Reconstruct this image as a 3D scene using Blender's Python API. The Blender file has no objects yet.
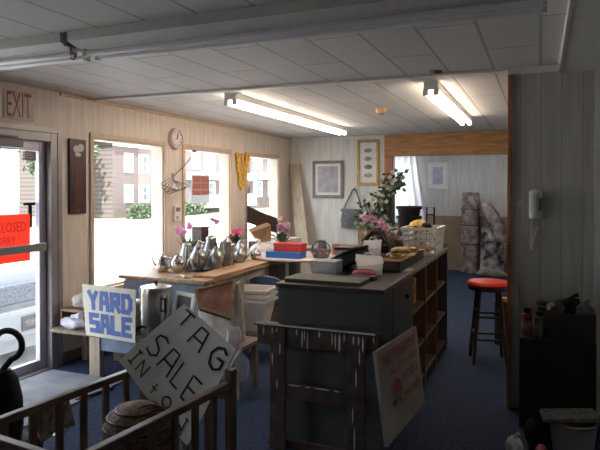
import bpy, bmesh, math, random
from mathutils import Vector, Matrix, Euler
random.seed(7)
S = bpy.context.scene
COL = S.collection
PI = math.pi
R = math.radians

# ------------------------------------------------------------------ camera
H = 1.59
FPX = 580.0
PITCH, YAW = R(.7), R(22.478)
PY_ = 195.09             # image row of the lens axis (the photograph is cropped)
cam = bpy.data.cameras.new('camera'); cam.sensor_width = 36; cam.lens = FPX / 600 * 36
cam.shift_y = -(225 - PY_) / 600; cam.clip_start = .05; cam.clip_end = 400
co = bpy.data.objects.new('camera', cam); COL.objects.link(co)
co.location = (0, -.03, H); co.rotation_euler = (PI / 2 - PITCH, 0, YAW)
S.camera = co
_F = Vector((-math.sin(YAW) * math.cos(PITCH), math.cos(YAW) * math.cos(PITCH), -math.sin(PITCH)))
_R = Vector((math.cos(YAW), math.sin(YAW), 0)); _U = _R.cross(_F)
def _ray(x, y): return _F * FPX + _R * (x - 300) - _U * (y - PY_)
def ox(x, y, X): d = _ray(x, y); return Vector((0, -.03, H)) + d * (X / d.x)
def oy(x, y, Y): d = _ray(x, y); return Vector((0, -.03, H)) + d * ((Y + .03) / d.y)
def oz(x, y, Z): d = _ray(x, y); return Vector((0, -.03, H)) + d * ((Z - H) / d.z)

# ------------------------------------------------------------------ materials
MATS = {}
def mat(name, col, rough=.6, metal=0., var=.12, scale=8., bump=0., spec=.5, stretch=(1, 1, 1), col2=None):
    if name in MATS: return MATS[name]
    m = bpy.data.materials.new(name); m.use_nodes = True
    nt = m.node_tree; b = nt.nodes['Principled BSDF']
    b.inputs['Roughness'].default_value = rough; b.inputs['Metallic'].default_value = metal
    b.inputs['Specular IOR Level'].default_value = spec
    tc = nt.nodes.new('ShaderNodeTexCoord'); mp = nt.nodes.new('ShaderNodeMapping')
    mp.inputs['Scale'].default_value = stretch
    n = nt.nodes.new('ShaderNodeTexNoise'); n.inputs['Scale'].default_value = scale; n.inputs['Detail'].default_value = 4
    nt.links.new(tc.outputs['Object'], mp.inputs[0]); nt.links.new(mp.outputs[0], n.inputs['Vector'])
    r = nt.nodes.new('ShaderNodeValToRGB')
    c2 = col2 or tuple(min(1, c * (1 + var)) for c in col)
    c1 = col if col2 else tuple(c * (1 - var) for c in col)
    r.color_ramp.elements[0].color = (*c1, 1); r.color_ramp.elements[1].color = (*c2, 1)
    r.color_ramp.elements[0].position = .35; r.color_ramp.elements[1].position = .65
    nt.links.new(n.outputs['Fac'], r.inputs[0]); nt.links.new(r.outputs[0], b.inputs['Base Color'])
    if bump:
        bp = nt.nodes.new('ShaderNodeBump'); bp.inputs['Strength'].default_value = bump; bp.inputs['Distance'].default_value = .02
        nt.links.new(n.outputs['Fac'], bp.inputs['Height']); nt.links.new(bp.outputs[0], b.inputs['Normal'])
    MATS[name] = m
    return m
def emit(name, col, s):
    m = bpy.data.materials.new(name); m.use_nodes = True; nt = m.node_tree
    nt.nodes.remove(nt.nodes['Principled BSDF'])
    e = nt.nodes.new('ShaderNodeEmission'); e.inputs[0].default_value = (*col, 1); e.inputs[1].default_value = s
    nt.links.new(e.outputs[0], nt.nodes['Material Output'].inputs[0]); return m
def glass_pane(name):
    m = bpy.data.materials.new(name); m.use_nodes = True; nt = m.node_tree
    nt.nodes.remove(nt.nodes['Principled BSDF'])
    t = nt.nodes.new('ShaderNodeBsdfTransparent'); t.inputs[0].default_value = (.96, .98, .98, 1)
    g = nt.nodes.new('ShaderNodeBsdfGlossy'); g.inputs['Roughness'].default_value = .02
    lw = nt.nodes.new('ShaderNodeLayerWeight'); lw.inputs[0].default_value = .25
    pw = nt.nodes.new('ShaderNodeMath'); pw.operation = 'POWER'; pw.inputs[1].default_value = 4
    fr = nt.nodes.new('ShaderNodeMath'); fr.operation = 'MULTIPLY_ADD'; fr.inputs[1].default_value = .6; fr.inputs[2].default_value = .03
    nt.links.new(lw.outputs['Facing'], pw.inputs[0]); nt.links.new(pw.outputs[0], fr.inputs[0])
    mx = nt.nodes.new('ShaderNodeMixShader')
    nt.links.new(fr.outputs[0], mx.inputs[0]); nt.links.new(t.outputs[0], mx.inputs[1]); nt.links.new(g.outputs[0], mx.inputs[2])
    nt.links.new(mx.outputs[0], nt.nodes['Material Output'].inputs[0]); return m
def film(name, col, alpha, rough=.15):
    m = bpy.data.materials.new(name); m.use_nodes = True; nt = m.node_tree; b = nt.nodes['Principled BSDF']
    b.inputs['Base Color'].default_value = (*col, 1); b.inputs['Alpha'].default_value = alpha; b.inputs['Roughness'].default_value = rough
    return m
def sheer(name, col):
    m = bpy.data.materials.new(name); m.use_nodes = True; nt = m.node_tree
    nt.nodes.remove(nt.nodes['Principled BSDF'])
    t = nt.nodes.new('ShaderNodeBsdfTranslucent'); t.inputs[0].default_value = (*col, 1)
    d = nt.nodes.new('ShaderNodeBsdfDiffuse'); d.inputs[0].default_value = (*col, 1)
    mx = nt.nodes.new('ShaderNodeMixShader'); mx.inputs[0].default_value = .35
    nt.links.new(t.outputs[0], mx.inputs[1]); nt.links.new(d.outputs[0], mx.inputs[2])
    nt.links.new(mx.outputs[0], nt.nodes['Material Output'].inputs[0]); return m
def panelling(name, col, axis, pitch, groove=.35, width=.05, rough=.5):
    """vertical-groove wall panelling"""
    m = bpy.data.materials.new(name); m.use_nodes = True; nt = m.node_tree; b = nt.nodes['Principled BSDF']
    b.inputs['Roughness'].default_value = rough
    tc = nt.nodes.new('ShaderNodeTexCoord'); sp = nt.nodes.new('ShaderNodeSeparateXYZ')
    nt.links.new(tc.outputs['Object'], sp.inputs[0])
    dv = nt.nodes.new('ShaderNodeMath'); dv.operation = 'DIVIDE'; dv.inputs[1].default_value = pitch
    nt.links.new(sp.outputs[axis], dv.inputs[0])
    fr = nt.nodes.new('ShaderNodeMath'); fr.operation = 'FRACT'; nt.links.new(dv.outputs[0], fr.inputs[0])
    lt = nt.nodes.new('ShaderNodeMath'); lt.operation = 'LESS_THAN'; lt.inputs[1].default_value = width
    nt.links.new(fr.outputs[0], lt.inputs[0])
    mp = nt.nodes.new('ShaderNodeMapping'); mp.inputs['Scale'].default_value = (6, 6, .7)
    n = nt.nodes.new('ShaderNodeTexNoise'); n.inputs['Scale'].default_value = 3; n.inputs['Detail'].default_value = 5
    nt.links.new(tc.outputs['Object'], mp.inputs[0]); nt.links.new(mp.outputs[0], n.inputs['Vector'])
    r = nt.nodes.new('ShaderNodeValToRGB'); r.color_ramp.elements[0].position = .3; r.color_ramp.elements[1].position = .7
    r.color_ramp.elements[0].color = (*[c * .86 for c in col], 1); r.color_ramp.elements[1].color = (*[min(1, c * 1.08) for c in col], 1)
    nt.links.new(n.outputs['Fac'], r.inputs[0])
    mx = nt.nodes.new('ShaderNodeMixRGB'); mx.inputs[2].default_value = (*[c * groove for c in col], 1)
    nt.links.new(lt.outputs[0], mx.inputs[0]); nt.links.new(r.outputs[0], mx.inputs[1])
    nt.links.new(mx.outputs[0], b.inputs['Base Color'])
    bp = nt.nodes.new('ShaderNodeBump'); bp.invert = True; bp.inputs['Strength'].default_value = .5; bp.inputs['Distance'].default_value = .01
    nt.links.new(lt.outputs[0], bp.inputs['Height']); nt.links.new(bp.outputs[0], b.inputs['Normal'])
    return m
def tiles(name, col, w, l, mortar=.012, dark=.55, rough=.7):
    """ceiling tiles: seams along Y with staggered cross joints"""
    m = bpy.data.materials.new(name); m.use_nodes = True; nt = m.node_tree; b = nt.nodes['Principled BSDF']
    b.inputs['Roughness'].default_value = rough
    tc = nt.nodes.new('ShaderNodeTexCoord'); mp = nt.nodes.new('ShaderNodeMapping'); mp.inputs['Rotation'].default_value = (0, 0, PI / 2)
    nt.links.new(tc.outputs['Object'], mp.inputs[0])
    br = nt.nodes.new('ShaderNodeTexBrick'); br.inputs['Scale'].default_value = 1
    br.inputs['Brick Width'].default_value = l; br.inputs['Row Height'].default_value = w
    br.inputs['Mortar Size'].default_value = mortar; br.inputs['Mortar Smooth'].default_value = .3
    br.inputs['Color1'].default_value = (*col, 1); br.inputs['Color2'].default_value = (*[c * .9 for c in col], 1)
    br.inputs['Mortar'].default_value = (*[c * dark for c in col], 1)
    nt.links.new(mp.outputs[0], br.inputs['Vector']); nt.links.new(br.outputs['Color'], b.inputs['Base Color'])
    n = nt.nodes.new('ShaderNodeTexNoise'); n.inputs['Scale'].default_value = 90
    bp = nt.nodes.new('ShaderNodeBump'); bp.inputs['Strength'].default_value = .25; bp.inputs['Distance'].default_value = .004
    nt.links.new(tc.outputs['Object'], n.inputs['Vector']); nt.links.new(n.outputs['Fac'], bp.inputs['Height']); nt.links.new(bp.outputs[0], b.inputs['Normal'])
    return m
def bricks(name, c1, c2, mort, sc=1.):
    m = bpy.data.materials.new(name); m.use_nodes = True; nt = m.node_tree; b = nt.nodes['Principled BSDF']
    b.inputs['Roughness'].default_value = .9
    tc = nt.nodes.new('ShaderNodeTexCoord'); sx = nt.nodes.new('ShaderNodeSeparateXYZ'); mp = nt.nodes.new('ShaderNodeCombineXYZ')
    nt.links.new(tc.outputs['Object'], sx.inputs[0]); nt.links.new(sx.outputs['Y'], mp.inputs['X']); nt.links.new(sx.outputs['Z'], mp.inputs['Y'])
    br = nt.nodes.new('ShaderNodeTexBrick'); br.inputs['Scale'].default_value = sc
    br.inputs['Brick Width'].default_value = .45; br.inputs['Row Height'].default_value = .16; br.inputs['Mortar Size'].default_value = .015
    br.inputs['Color1'].default_value = (*c1, 1); br.inputs['Color2'].default_value = (*c2, 1); br.inputs['Mortar'].default_value = (*mort, 1)
    nt.links.new(mp.outputs[0], br.inputs['Vector']); nt.links.new(br.outputs['Color'], b.inputs['Base Color'])
    return m

WOOD_Z = (6, 6, .6)
M = dict(
    cream=panelling('cream_panelling', (.80, .71, .63), 'Y', .203, .88, .035),
    backw=panelling('pale_panelling', (.70, .69, .66), 'X', .203, .85),
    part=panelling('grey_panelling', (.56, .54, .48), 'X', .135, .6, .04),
    far=panelling('blue_white_panelling', (.62, .615, .60), 'X', .25, .85),
    plain=mat('plain_wall', (.5, .48, .44), .7),
    ceil=tiles('ceiling_tiles', (.64, .63, .61), .313, 1.25, .010, .55),
    trimw=mat('white_trim', (.70, .69, .66), .5, var=.05),
    trimwood=mat('tan_casing', (.66, .50, .38), .45, var=.15, stretch=WOOD_Z),
    orange=mat('orange_wood', (.42, .20, .07), .45, var=.25, scale=5, stretch=(.8, 4, 5)),
    orangev=mat('orange_wood_upright', (.38, .16, .07), .45, var=.25, scale=5, stretch=WOOD_Z),
    floor=mat('blue_carpet', (.034, .052, .102), .9, var=.3, scale=35, bump=.2, spec=.2),
    alu=mat('door_aluminium', (.34, .32, .33), .4, .3, var=.06),
    alud=mat('dark_aluminium', (.13, .125, .14), .4, .3, var=.06),
    glass=glass_pane('window_glass'),
    tan=mat('tan_wainscot', (.34, .25, .16), .6),
    steel=mat('steel', (.55, .55, .55), .22, .95, var=.08),
    pewter=mat('pewter', (.42, .42, .41), .3, .9, var=.2, scale=20),
    chrome=mat('chrome', (.7, .7, .7), .12, 1, var=.03),
    black=mat('black_plastic', (.010, .010, .011), .6, spec=.25),
    blackm=mat('black_cloth', (.015, .014, .016), .9),
    darkw=mat('dark_wood', (.055, .033, .022), .4, var=.3, stretch=WOOD_Z),
    penw=mat('pen_wood', (.15, .105, .08), .35, var=.25, scale=6),
    oldw=mat('old_brown_paint', (.085, .058, .045), .6, var=.4, scale=12, bump=.2),
    paint=mat('white_paint_drips', (.75, .75, .73), .6),
    tablew=mat('honey_wood', (.42, .27, .15), .4, var=.25, scale=5, stretch=(5, .6, 5)),
    palew=mat('pale_wood', (.48, .40, .30), .5, var=.2, scale=6, stretch=WOOD_Z),
    benchw=mat('bench_wood', (.22, .17, .125), .6, var=.3, scale=6, stretch=WOOD_Z),
    brownw=mat('brown_wood', (.26, .155, .085), .5, var=.25, scale=5, stretch=WOOD_Z),
    cgrey=mat('counter_grey', (.095, .105, .105), .5, var=.06),
    cside=mat('counter_side_grey', (.105, .11, .115), .5, var=.06),
    ctop=mat('counter_top', (.075, .055, .058), .35, var=.3, scale=12),
    olive=mat('olive_box', (.14, .145, .115), .6),
    white=mat('white_plastic', (.78, .78, .76), .4, var=.04),
    offw=mat('off_white', (.62, .60, .55), .6, var=.06),
    paper=mat('paper_white', (.78, .78, .76), .8, var=.04),
    pinkw=mat('pink_white_laminate', (.72, .62, .58), .3, var=.04),
    red=mat('red', (.62, .04, .03), .5, var=.1),
    redv=mat('red_vinyl', (.62, .035, .02), .3, var=.1),
    redsign=sheer('red_paper', (.82, .17, .12)),
    redtx=mat('red_lettering', (.30, .05, .05), .6),
    darktx=mat('dark_red_ink', (.45, .05, .05), .6),
    blue=mat('blue', (.04, .17, .55), .45, var=.1),
    navy=mat('navy', (.03, .05, .16), .6),
    ltblue=mat('pale_blue_cloth', (.24, .31, .43), .8, var=.2, bump=.3),
    chairblue=mat('blue_upholstery', (.07, .11, .20), .7),
    bluetx=mat('blue_tape', (.12, .20, .58), .6, var=.1),
    yardp=mat('yellowed_paper', (.90, .90, .76), .7, var=.06),
    tagp=mat('grey_card', (.80, .81, .79), .7, var=.05),
    ink=mat('black_marker', (.012, .012, .014), .5),
    yellow=mat('yellow_fabric', (.82, .50, .10), .7, var=.25, scale=30, bump=.4),
    pink=mat('pink_petal', (.72, .30, .50), .6, var=.25),
    mauve=mat('mauve_petal', (.42, .20, .34), .6, var=.25),
    hotpink=mat('hot_pink_petal', (.75, .10, .32), .6, var=.2),
    leaf=mat('leaf_green', (.055, .10, .045), .6, var=.4, scale=30),
    leafl=mat('leaf_pale', (.28, .32, .22), .7, var=.3, scale=30),
    petal=mat('cream_petal', (.62, .58, .54), .7, var=.15),
    terracotta=mat('brown_pottery', (.20, .13, .08), .4, var=.3),
    gold=mat('gold_frame', (.42, .28, .10), .35, .5, var=.25, scale=30),
    greyframe=mat('grey_frame', (.20, .19, .19), .5, var=.3, scale=30),
    art=mat('faded_print', (.30, .30, .33), .3, var=.5, scale=9, col2=(.50, .47, .50)),
    artbrown=mat('brown_print', (.28, .12, .08), .5, scale=9, col2=(.52, .24, .17)),
    artblue=mat('pale_blue_print', (.42, .46, .55), .4, var=.15),
    leather=mat('grey_leather', (.10, .105, .115), .45, var=.35, scale=25, bump=.3),
    card=mat('cardboard', (.34, .21, .11), .8, var=.15),
    linen=mat('tan_linen', (.70, .60, .52), .85, var=.2, scale=14, bump=.5),
    bin=mat('beige_bin', (.80, .74, .68), .5, var=.05),
    wicker=mat('wicker', (.24, .14, .085), .6, var=.4, scale=60, bump=.4),
    damask=mat('damask', (.24, .20, .16), .8, scale=24, col2=(.70, .64, .56)),
    matgrey=mat('door_mat', (.30, .31, .33), .9, scale=5, col2=(.20, .215, .25)),
    phone=mat('phone_plastic', (.85, .85, .85), .4, var=.03),
    plastic=film('clear_plastic', (.75, .77, .80), .42, .2),
    tub=film('milky_plastic', (.8, .82, .85), .5, .25),
    bag=mat('plastic_bag', (.72, .69, .70), .35, var=.1, scale=20, bump=.5),
    sheer=sheer('sheer_curtain', (.86, .86, .88)),
    rugred=mat('rug_pattern', (.15, .11, .11), .95, scale=9, col2=(.46, .40, .39)),
    ruggrey=mat('rug_pattern_grey', (.03, .03, .035), .95, scale=6, col2=(.55, .53, .52)),
    rugback=mat('rug_backing', (.34, .31, .31), .95, var=.2, scale=12),
    maroon=mat('maroon_wood', (.06, .022, .024), .4, var=.2),
    jewel=mat('gold_jewellery', (.55, .36, .12), .35, .6, var=.3, scale=40),
    olivebox=mat('dim_carton', (.10, .09, .07), .7),
    amber=mat('amber_goods', (.55, .30, .08), .5, var=.3, scale=14),
    straw=mat('straw', (.55, .42, .24), .8, var=.25, scale=40, bump=.4),
    brick=bricks('brick', (.105, .075, .07), (.085, .065, .062), (.13, .11, .10)), brickl=bricks('pale_brick', (.15, .11, .10), (.13, .10, .095), (.17, .15, .14)),
    siding=mat('grey_siding', (.12, .10, .095), .8),
    roof=mat('roof_shingle', (.16, .13, .13), .9),
    wpaint=mat('white_paint', (.8, .8, .8), .6, var=.03),
    wglass=mat('far_window_glass', (.12, .16, .20), .1, var=.3, scale=1),
    asphalt=mat('pale_asphalt', (.58, .57, .55), .9, var=.1, scale=2),
    grass=mat('lawn_grass', (.15, .18, .11), .9, var=.3, scale=3),
    foliage=mat('tree_leaves', (.055, .085, .04), .7, var=.4, scale=2),
    bark=mat('bark', (.12, .09, .07), .9),
    car=mat('white_car_paint', (.36, .40, .44), .25, var=.02),
    cargl=mat('car_glass', (.04, .05, .06), .05),
    grill=mat('car_grille', (.22, .25, .30), .35, .5, var=.3, scale=40),
    tyre=mat('tyre', (.02, .02, .02), .8),
)
TUBE_ON = emit('lit_tube', (1, .81, .64), 14)
TUBE_FILL = emit('fill_tube', (.97, .97, 1), 13)  # glow of the added back room lamp
M['tube_off'] = mat('unlit_tube', (.85, .85, .87), .08, var=.02, spec=.9)

# ------------------------------------------------------------------ mesh builder
class MB:
    def __init__(s): s.bm = bmesh.new()
    def _fin(s, vs, mtx):
        if mtx is not None: bmesh.ops.transform(s.bm, matrix=mtx, verts=vs)
    def box(s, a, b, mtx=None, bev=0.):
        a, b = Vector(a), Vector(b)
        lo = Vector([min(p, q) for p, q in zip(a, b)]); hi = Vector([max(p, q) for p, q in zip(a, b)])
        d = hi - lo
        vs = bmesh.ops.create_cube(s.bm, size=1)['verts']
        bmesh.ops.transform(s.bm, matrix=Matrix.Translation((lo + hi) / 2) @ Matrix.Diagonal((*d, 1)), verts=vs)
        if bev:
            es = list({e for v in vs for e in v.link_edges})
            r = bmesh.ops.bevel(s.bm, geom=es, offset=min(bev, min(d) * .45), segments=2, affect='EDGES', profile=.5)
            vs = list({v for f in r['faces'] for v in f.verts} | {v for v in vs if v.is_valid})
        s._fin(vs, mtx); return s
    def bar(s, p, q, w, h=None, up=(0, 0, 1)):
        """square bar from p to q"""
        p, q = Vector(p), Vector(q); h = h or w
        d = q - p; z = d.normalized(); u = Vector(up)
        if abs(z.dot(u)) > .95: u = Vector((0, 1, 0))
        x = u.cross(z).normalized(); y = z.cross(x)
        m = Matrix((x, y, z)).transposed().to_4x4(); m.translation = (p + q) / 2
        vs = bmesh.ops.create_cube(s.bm, size=1)['verts']
        bmesh.ops.transform(s.bm, matrix=m @ Matrix.Diagonal((w, h, d.length, 1)), verts=vs); return s
    def tube(s, pts, r, n=8, closed=False):
        pts = [Vector(p) for p in pts]; k = len(pts)
        rs = r if isinstance(r, (list, tuple)) else [r] * k
        rings = []; nrm = None
        for i, p in enumerate(pts):
            if closed: t = pts[(i + 1) % k] - pts[i - 1]
            else: t = pts[min(i + 1, k - 1)] - pts[max(i - 1, 0)]
            t = t.normalized() if t.length > 1e-9 else Vector((0, 0, 1))
            if nrm is None:
                nrm = t.orthogonal().normalized()
            nrm = (nrm - t * nrm.dot(t)); nrm = nrm.normalized() if nrm.length > 1e-6 else t.orthogonal().normalized()
            b = t.cross(nrm)
            rings.append([s.bm.verts.new(p + (nrm * math.cos(2 * PI * j / n) + b * math.sin(2 * PI * j / n)) * rs[i]) for j in range(n)])
        for i in range(k if closed else k - 1):
            A, B = rings[i], rings[(i + 1) % k]
            for j in range(n): s.bm.faces.new((A[j], A[(j + 1) % n], B[(j + 1) % n], B[j]))
        if not closed:
            s.bm.faces.new(rings[0][::-1]); s.bm.faces.new(rings[-1])
        return s
    def lathe(s, prof, c=(0, 0, 0), n=20, mtx=None, sx=1., sy=1.):
        c = Vector(c); rings = []; new = []
        for r, z in prof:
            if r < 1e-5: v = s.bm.verts.new(c + Vector((0, 0, z))); rings.append([v]); new.append(v)
            else:
                ring = [s.bm.verts.new(c + Vector((r * sx * math.cos(2 * PI * j / n), r * sy * math.sin(2 * PI * j / n), z))) for j in range(n)]
                rings.append(ring); new += ring
        for A, B in zip(rings, rings[1:]):
            for j in range(n):
                if len(A) == 1 and len(B) == 1: continue
                if len(A) == 1: s.bm.faces.new((A[0], B[(j + 1) % n], B[j]))
                elif len(B) == 1: s.bm.faces.new((A[j], A[(j + 1) % n], B[0]))
                else: s.bm.faces.new((A[j], A[(j + 1) % n], B[(j + 1) % n], B[j]))
        for ring, rev in ((rings[0], True), (rings[-1], False)):
            if len(ring) > 1: s.bm.faces.new(ring[::-1] if rev else ring)
        s._fin(new, mtx); return s
    def open_lathe(s, prof, c=(0, 0, 0), n=20, mtx=None):
        c = Vector(c); rings = []; new = []
        for r, z in prof:
            ring = [s.bm.verts.new(c + Vector((r * math.cos(2 * PI * j / n), r * math.sin(2 * PI * j / n), z))) for j in range(n)]
            rings.append(ring); new += ring
        for A, B in zip(rings, rings[1:]):
            for j in range(n): s.bm.faces.new((A[j], A[(j + 1) % n], B[(j + 1) % n], B[j]))
        s._fin(new, mtx); return s
    def ball(s, c, r, sc=(1, 1, 1), sub=2, mtx=None):
        vs = bmesh.ops.create_icosphere(s.bm, subdivisions=sub, radius=1)['verts']
        bmesh.ops.transform(s.bm, matrix=Matrix.Translation(c) @ Matrix.Diagonal((r * sc[0], r * sc[1], r * sc[2], 1)), verts=vs)
        s._fin(vs, mtx); return s
    def poly(s, pts):
        s.bm.faces.new([s.bm.verts.new(Vector(p)) for p in pts]); return s
    def slab(s, quad, th):
        """four corners given, thickness towards minus normal"""
        q = [Vector(p) for p in quad]; n = (q[1] - q[0]).cross(q[3] - q[0]).normalized()
        f = [s.bm.verts.new(p) for p in q]; b = [s.bm.verts.new(p - n * th) for p in q]
        s.bm.faces.new(f); s.bm.faces.new(b[::-1])
        for i in range(4): s.bm.faces.new((f[i], b[i], b[(i + 1) % 4], f[(i + 1) % 4]))
        return s
    def prism(s, pts2, h0, h1, mtx=None):
        """polygon in local xy extruded along z"""
        a = [s.bm.verts.new((x, y, h0)) for x, y in pts2]; b = [s.bm.verts.new((x, y, h1)) for x, y in pts2]
        s.bm.faces.new(a[::-1]); s.bm.faces.new(b); k = len(a)
        for i in range(k): s.bm.faces.new((a[i], a[(i + 1) % k], b[(i + 1) % k], b[i]))
        s._fin(a + b, mtx); return s
    def grid(s, fn, nu, nv, th=0.):
        """fn(u,v)->point ; optional thickness along the normal"""
        P = [[Vector(fn(i / nu, j / nv)) for j in range(nv + 1)] for i in range(nu + 1)]
        V = [[s.bm.verts.new(p) for p in row] for row in P]
        for i in range(nu):
            for j in range(nv): s.bm.faces.new((V[i][j], V[i + 1][j], V[i + 1][j + 1], V[i][j + 1]))
        if th:
            N = [[None] * (nv + 1) for _ in range(nu + 1)]
            for i in range(nu + 1):
                for j in range(nv + 1):
                    du = P[min(i + 1, nu)][j] - P[max(i - 1, 0)][j]; dv = P[i][min(j + 1, nv)] - P[i][max(j - 1, 0)]
                    N[i][j] = du.cross(dv).normalized()
            W = [[s.bm.verts.new(P[i][j] - N[i][j] * th) for j in range(nv + 1)] for i in range(nu + 1)]
            for i in range(nu):
                for j in range(nv): s.bm.faces.new((W[i][j + 1], W[i + 1][j + 1], W[i + 1][j], W[i][j]))
            for i in range(nu):
                s.bm.faces.new((V[i + 1][0], V[i][0], W[i][0], W[i + 1][0])); s.bm.faces.new((V[i][nv], V[i + 1][nv], W[i + 1][nv], W[i][nv]))
            for j in range(nv):
                s.bm.faces.new((V[0][j], V[0][j + 1], W[0][j + 1], W[0][j])); s.bm.faces.new((V[nu][j + 1], V[nu][j], W[nu][j], W[nu][j + 1]))
        return s
    def leaf(s, p, d, n, L, w):
        p, d, n = Vector(p), Vector(d).normalized(), Vector(n)
        x = d.cross(n)
        if x.length < 1e-4: x = d.orthogonal()
        x = x.normalized(); n = x.cross(d)
        a = [s.bm.verts.new(q) for q in (p, p + d * L * .5 + x * w * .5 + n * w * .12, p + d * L, p + d * L * .5 - x * w * .5 + n * w * .12)]
        s.bm.faces.new(a); return s
    def build(s, name, m, parent=None, smooth=False, local=False):
        me = bpy.data.meshes.new(name)
        bmesh.ops.recalc_face_normals(s.bm, faces=s.bm.faces)
        if parent is not None and not local:
            off = wloc(parent)
            bmesh.ops.translate(s.bm, verts=s.bm.verts, vec=-off)
        s.bm.to_mesh(me); s.bm.free()
        me.materials.append(m)
        if smooth:
            for p in me.polygons: p.use_smooth = True
            me.set_sharp_from_angle(angle=R(40))
        o = bpy.data.objects.new(name, me); COL.objects.link(o)
        if parent is not None: o.parent = parent
        return o
def wloc(o):
    v = Vector(o.location)
    while o.parent: o = o.parent; v += Vector(o.location)
    return v
def tag(o, label, cat, group=None, kind=None):
    o['label'] = label; o['category'] = cat
    if group: o['group'] = group
    if kind: o['kind'] = kind
    return o
def T(name, label, cat, loc, rz=0, group=None):
    o = bpy.data.objects.new(name, None); COL.objects.link(o); o.location = loc; o.rotation_euler = (0, 0, rz)
    o.empty_display_size = .05
    return tag(o, label, cat, group)
def ST(o): o['kind'] = 'structure'; return o
def copytree(o, parent=None):
    c = o.copy(); COL.objects.link(c)
    if parent: c.parent = parent
    for ch in o.children: copytree(ch, c)
    return c
def dup(o, loc, rz, label, sc=1):
    c = copytree(o); c.location = loc; c.rotation_euler = (0, 0, rz); c['label'] = label; c.scale = (sc, sc, sc); return c
def text(s, name, m, parent, origin, xdir, ydir, width, height, ext=.001):
    """printed lettering: fitted into width x height, origin = lower-left corner"""
    cu = bpy.data.curves.new(name, 'FONT'); cu.body = s; cu.extrude = .0; cu.resolution_u = 2
    o = bpy.data.objects.new('tmp', cu); COL.objects.link(o)
    dg = bpy.context.evaluated_depsgraph_get(); me = bpy.data.meshes.new_from_object(o.evaluated_get(dg))
    bpy.data.objects.remove(o)
    xs = [v.co.x for v in me.vertices]; ys = [v.co.y for v in me.vertices]
    x0, x1, y0, y1 = min(xs), max(xs), min(ys), max(ys)
    X, Y = Vector(xdir).normalized(), Vector(ydir).normalized(); N = X.cross(Y); O = Vector(origin) - wloc(parent)
    for v in me.vertices:
        v.co = O + X * ((v.co.x - x0) / (x1 - x0) * width) + Y * ((v.co.y - y0) / (y1 - y0) * height) + N * ext
    me.materials.clear(); me.materials.append(m)
    t = bpy.data.objects.new(name, me); COL.objects.link(t); t.parent = parent
    return t
def arc(c, r, a0, a1, n, ax=(1, 0, 0), ay=(0, 0, 1)):
    c, ax, ay = Vector(c), Vector(ax), Vector(ay)
    return [c + ax * r * math.cos(a0 + (a1 - a0) * i / n) + ay * r * math.sin(a0 + (a1 - a0) * i / n) for i in range(n + 1)]

# ================================================================== THE SETTING
CH = 2.45
ST(MB().box((-4.16, -1.7, -.12), (1.5, 11.7, 0)).build('floor', M['floor']))
ST(MB().box((-4.3, -1.8, CH), (1.6, 11.8, CH + 1.9)).build('ceiling', M['ceil']))  # slab thickened upward, out of view, so that it shades the parked car
# left wall with a door opening and three windows
WZ0, WZ1 = .60, 2.08
wins = [(4.39, 5.53), (5.95, 7.07), (7.58, 8.69)]
FILL_WIN = (1.45, 2.25)          # added out-of-view window, near side of the door, to brighten the foreground
DY0, DY1, DZ = 2.72, 3.91, 2.07
b = MB()
XA, XB = -4.16, -4.0
b.box((XA, -1.7, 0), (XB, FILL_WIN[0], CH)); b.box((XA, FILL_WIN[1], 0), (XB, DY0, CH)); b.box((XA, FILL_WIN[0], 0), (XB, FILL_WIN[1], WZ0)); b.box((XA, FILL_WIN[0], WZ1), (XB, FILL_WIN[1], CH)); b.box((XA, DY0, DZ), (XB, DY1, CH)); b.box((XA, DY1, 0), (XB, wins[0][0], CH))
for i, (y0, y1) in enumerate(wins):
    b.box((XA, y0, 0), (XB, y1, WZ0)); b.box((XA, y0, WZ1), (XB, y1, CH))
    b.box((XA, y1, 0), (XB, wins[i + 1][0] if i < 2 else 9.32, CH))
b.box((XA, -1.7, -.7), (XB - .005, 9.3, -.121))
ST(b.build('wall_left', M['cream']))
# back wall with the wide opening
OX0, OX1, OZ = -2.19, -.42, 2.10
BY = 9.2
b = MB(); b.box((-4.0, BY, 0), (OX0, BY + .12, CH)); b.box((OX0, BY, OZ), (OX1, BY + .12, CH)); b.box((OX1, BY, 0), (1.4, BY + .12, CH))
ST(b.build('wall_back', M['backw']))
ST(MB().box((1.4, -1.7, 0), (1.5, 11.7, CH)).build('wall_right', M['plain']))
ST(MB().box((-4.0, -1.7, 0), (1.4, -1.6, CH)).build('wall_front', M['plain']))
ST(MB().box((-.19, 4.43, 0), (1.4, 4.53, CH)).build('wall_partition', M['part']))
# back room
b = MB(); b.box((-3.1, BY + .12, 0), (-3.0, 11.6, CH)); ST(b.build('wall_side', M['far']))
b = MB(); b.box((-3.0, 11.5, 1.05), (-2.95, 11.6, CH)); b.box((-2.95, 11.5, 2.2), (-2.25, 11.6, CH)); b.box((-2.25, 11.5, 1.05), (1.4, 11.6, CH)); b.box((-3.0, 11.5, 0), (1.4, 11.6, 1.05))
ST(b.build('wall_far', M['far']))
ST(MB().box((-2.24, 11.475, 0), (1.4, 11.5, 1.05)).build('trim_1', M['tan']))
# header board over the opening, its casings, jamb trims
ST(MB().box((-2.33, BY - .03, OZ), (-.40, BY - .001, CH - .005), bev=.004).build('trim_2', M['orange']))
ST(MB().box((-2.33, BY - .035, 0), (OX0, BY - .001, OZ - .001), bev=.004).build('trim_3', M['orangev']))
b = MB(); b.box((-.218, 4.40, 0), (-.19, 4.56, CH - .045), bev=.004); ST(b.build('trim_4', M['orangev']))
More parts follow.
